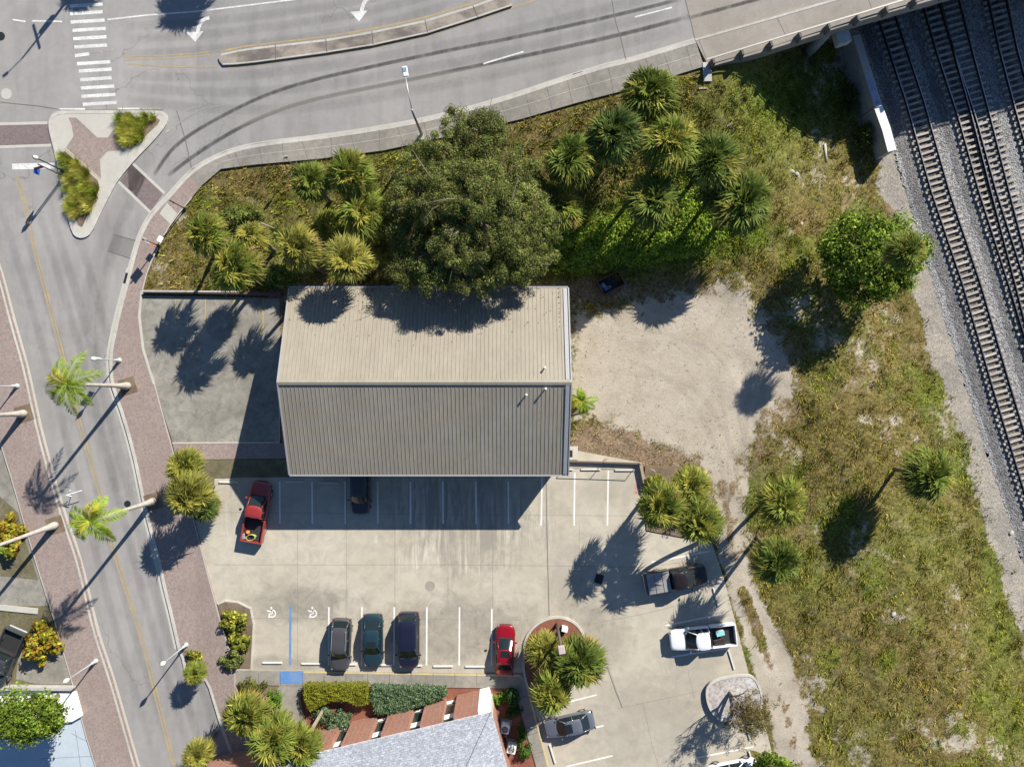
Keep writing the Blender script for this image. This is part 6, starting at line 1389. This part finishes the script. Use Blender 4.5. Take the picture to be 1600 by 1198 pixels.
sp3 = empty('arrow_marker', W(127, 766.5, .02), 0, 'white painted arrow shaped marker beside the west kerb of the street', 'marker')
m = MB(); 
def P_(a, b_, z): q = W(a, b_, z); return Vector((q.x - sp3.location.x, q.y - sp3.location.y, z - .02))
m.tube([P_(128, 766, 1.0), P_(105, 773, 1.0)], .04, 6); m.tube([P_(110, 765.5, 1.0), P_(103, 773, 1.0), P_(112, 775, 1.0)], .04, 6); m.build('arrow', M['wwhite'], sp3)
m = MB(); m.tube([P_(112, 770, .0), P_(112, 770, 1.0)], .03, 6); m.build('stake', M['grey'], sp3)
# poles
up = empty('lamp_pole', W(870, 975, .15), 0, 'dark wooden pole with a pale lamp box on top in the round mulched planter', 'pole')
m = MB(); m.tube([(0, 0, 0), (0, 0, 6.2)], [.15, .11], 10); m.build('post', M['darkwood'], up, True)
m = MB(); m.box((0, 0, 6.2), (.55, .7, .22), R(10), .04); m.build('lamp_head', m_plain('pinkish_lamp', (.42, .34, .33), .6), up)
m = MB(); m.tube([(0, 0, 6.0), (0, -.3, 6.1)], .05, 6); m.build('bracket', M['grey'], up)
p = W(882, 982, .5); loose('utility_box', MB().box((0, 0, .35), (.55, .4, .7), 0, .03), M['wwhite'], (p.x, p.y, .14), R(-15), 'white utility box beside the pole in the round mulched planter', 'utility box')
wp = empty('wooden_post', W(507, 1105, .05), 0, 'tall square weathered wooden post rising through the juniper', 'post')
m = MB(); m.box((0, 0, 2.1), (.24, .24, 4.2), 0, .02); m.build('post', M['wood'], wp); m = MB(); m.box((0, 0, 4.22), (.3, .3, .06), 0, .01); m.build('cap', M['wood'], wp)
# off frame signal mast whose shadow falls into the picture
sg_ = empty('traffic_signal', W(177, -95, 0), 0, 'traffic signal mast standing north of the crossing', 'traffic signal')
m = MB(); m.tube([(0, 0, 0), (0, 0, 6.8)], [.16, .11], 10); m.tube([(0, 0, 6.8), (-.3, -.2, 9)], [.1, .07], 8); m.build('mast', M['grey'], sg_, True)
m = MB(); m.tube([(0, 0, 6.5), (-1.3, -1.2, 6.4)], .07, 8); m.tube([(-1.6, -.2, 6.4), (-1.0, -2.4, 6.4)], .09, 8); m.build('arm', M['grey'], sg_, True)
for i, (a, b_) in enumerate(((-.45, -.35), (-.75, -.7))): m = MB(); m.box((a, b_, 6.1), (.35, .35, .95), .4, .03); m.build('signal_head', M['dark'], sg_)
m = MB(); m.tube([(-.3, -.2, 9), (-1.3, -1.1, 9.3)], .045, 6); m.build('lamp_arm', M['grey'], sg_)
m = MB(); m.box((-1.55, -1.3, 9.3), (.6, .26, .12), .7, .04); m.build('lamp_head', M['grey'], sg_)

# ---------------------------------------------------------------- drains, manholes
def grate(px, py, lx, ly, rz, label, z=.012, ramp=False):
    p = WR(px, py, z) if ramp else W(px, py, z); e = empty('drain_grate', p, R(rz), label, 'drain grate', 'road drain grates')
    m = MB(); m.box((0, 0, 0), (lx, ly, .012)); m.build('frame', M['dark'], e); m = MB()
    for i in range(9): m.box((-lx / 2 + lx * (i + .5) / 9, 0, .012), (.03, ly * .9, .02))
    m.build('bars', M['rust'], e)
grate(425, 226, 1.15, .4, 4, 'drain grate in the gutter beside the grey footway near the slim post', ramp=True)
grate(907, 117, 1.3, .5, 17, 'drain grate in the gutter of the wide road near the bridge', ramp=True)
grate(198, 435, 1.0, .45, 75, 'drain grate at the kerb of the corner bend')
grate(936, 904, .85, .75, 75, 'square dark drain grate in the shade of the palms in the lot')
def manhole(px, py, r_, label, mt='dark', z=.008):
    p = W(px, py, z); m = MB(); m.lathe((0, 0, 0), [(r_, 0), (r_, .006), (r_ * .86, .009), (r_ * .84, .004), (0, .006)], 28); o = m.build('manhole_cover', M[mt]); o.location = p; tag(o, label, 'manhole cover')
manhole(199, 787, .31, 'dark manhole cover in the street beside the lower leaning palm'); manhole(1, 57, .4, 'dark manhole cover at the left edge of the junction')
manhole(10, 147, .5, 'pale round cover patch in the cracked asphalt at the left edge', 'plate'); manhole(672, 915, .45, 'faint round cover in the middle of the main lot', 'deck')
# ---------------------------------------------------------------- odd things
dm = empty('skip', W(953, 444, 0), R(27), 'open dark steel skip with blue rubbish bags in the shade north of the sand lot', 'skip')
m = MB(); L2, W2, hh = 1.05, .65, .95
for c, d in (((0, W2, hh / 2), (2 * L2, .05, hh)), ((0, -W2, hh / 2), (2 * L2, .05, hh)), ((L2, 0, hh / 2), (.05, 2 * W2, hh)), ((-L2, 0, hh / 2), (.05, 2 * W2, hh)), ((0, 0, .08), (2 * L2, 2 * W2, .06))): m.box(c, d)
m.build('container', m_plain('rusty_black', (.03, .02, .018), .7), dm)
m = MB()
for k in range(4): m.box((0, 0, 0), (0, 0, 0)) if False else None
for c, d in (((0, W2 + .01, hh), (2 * L2 + .14, .08, .06)), ((0, -W2 - .01, hh), (2 * L2 + .14, .08, .06)), ((L2 + .02, 0, hh), (.08, 2 * W2 - .1, .06)), ((-L2 - .02, 0, hh), (.08, 2 * W2 - .1, .06))): m.box(c, d)
m.build('rim', m_plain('rust_brown', (.09, .05, .035), .8), dm)
for i, (a, b_, s_) in enumerate([(-.6, -.2, .3), (-.75, .15, .26), (-.3, -.3, .22)]):
    m = MB(); m.lathe((0, 0, 0), [(.0, -.1), (s_, 0), (s_ * 1.1, .18), (s_ * .7, .36), (.06, .42), (.09, .5), (0, .5)], 9); o = m.build('rubbish_bag', m_plain('bag_%d' % i, [(.14, .2, .34), (.3, .34, .42), (.12, .16, .24)][i], .5))
    q = dm.matrix_basis @ Vector((a, b_, .25)); o.location = (Matrix.Translation(W(953, 444, 0)) @ Matrix.Rotation(R(27), 4, 'Z') @ Vector((a, b_, .22))); o.rotation_euler = (.2, .1, i); tag(o, ['blue rubbish bag at the left end of the skip', 'pale grey rubbish bag at the top left of the skip', 'dark blue rubbish bag nearest the middle of the skip'][i], 'rubbish bag')
def ac(px, py, label):
    e = empty('air_conditioner', W(px, py, .1), R(-12), label, 'air conditioner', 'air conditioners')
    m = MB(); m.box((0, 0, .03), (1.15, 1.15, .1), 0, .01); m.build('base_slab', M['walk'], e)
    m = MB(); m.box((0, 0, .5), (.8, .8, .82), 0, .06); m.build('casing', M['wwhite'], e)
    m = MB(); m.lathe((0, 0, .915), [(.3, 0), (.3, .012), (0, .012)], 24); g = m.build('fan_opening', M['dark'], e)
    m = MB()
    for k in range(5): t = k * 2 * math.pi / 5; m.box((.14 * math.cos(t), .14 * math.sin(t), .935), (.26, .09, .012), t)
    m.build('fan_blade', M['grey'], g); m = MB()
    for r_ in (.1, .18, .27): m.tube([(r_ * math.cos(t), r_ * math.sin(t), .96) for t in np.linspace(0, 6.283, 20)], .008, 4, False)
    m.build('guard', M['steel'], e)
ac(789, 1132, 'upper white air conditioner between the brick building and the green bushes'); ac(799, 1163, 'lower white air conditioner between the brick building and the green bushes')
p = G(1289, 240); m = MB(); m.tube([(0, -.85, .12), (0, .85, .1)], .13, 10); loose('concrete_pipe', m, M['plate'], p, R(4), 'pale concrete pipe lying in the grass below the bridge shadow', 'pipe', smooth=True)
p = G(1098, 139); m = MB(); m.box((0, 0, .06), (.75, .16, .12), .05, .02); loose('timber', m, M['wood'], p, 0, 'short pinkish timber lying at the foot of the bridge wing wall', 'timber')
p = G(1020, 735); m = MB(); m.tube([(-.5, .2, .08), (0, .05, .1), (.5, -.25, .08)], [.07, .08, .06], 8); loose('log', m, M['wood'], p, R(-10), 'pale curved log at the north west corner of the palm planter', 'log', smooth=True)
p = G(1140, 195); m = MB(); m.box((0, 0, .06), (.6, .2, .08), .5, .01); loose('board', m, M['wood'], p, 0, 'scrap of pale board on the bank above the vines', 'board')
p = W(400, 350, .7); m = MB(); m.tube([(-1.1, .6, .2), (0, .1, .5), (1.2, -.35, .3)], [.1, .08, .05], 8); loose('fallen_trunk', m, M['deadbark'], G(410, 352), 0, 'thin fallen trunk between the palms at the west end of the bank', 'log', smooth=True)
rk = random.Random(5); proto = None
for i, (a, b_, lab) in enumerate([(1252, 350, 'pale stone in the grass west of the leafy tree'), (1245, 272, 'pale stone on the bank between the vines and the pipe'), (1238, 268, 'smaller pale stone beside the larger one on the bank'), (1419, 1192, 'pale stone at the bottom edge of the field'), (1580, 832, 'small white stone on the ballast edge'), (1396, 959, 'tiny white stone in the middle of the field')]):
    m = MB(); m.lathe((0, 0, 0), [(.14, -.05), (.2, .03), (.16, .12), (.0, .16)], 7); o = m.build('stone', M['plate'], smooth=False); s = rk.uniform(.5, 1.1); o.scale = (s * 1.3, s, s); o.rotation_euler = (0, 0, rk.random() * 6); o.location = G(a, b_); tag(o, lab, 'stone', 'loose pale stones')
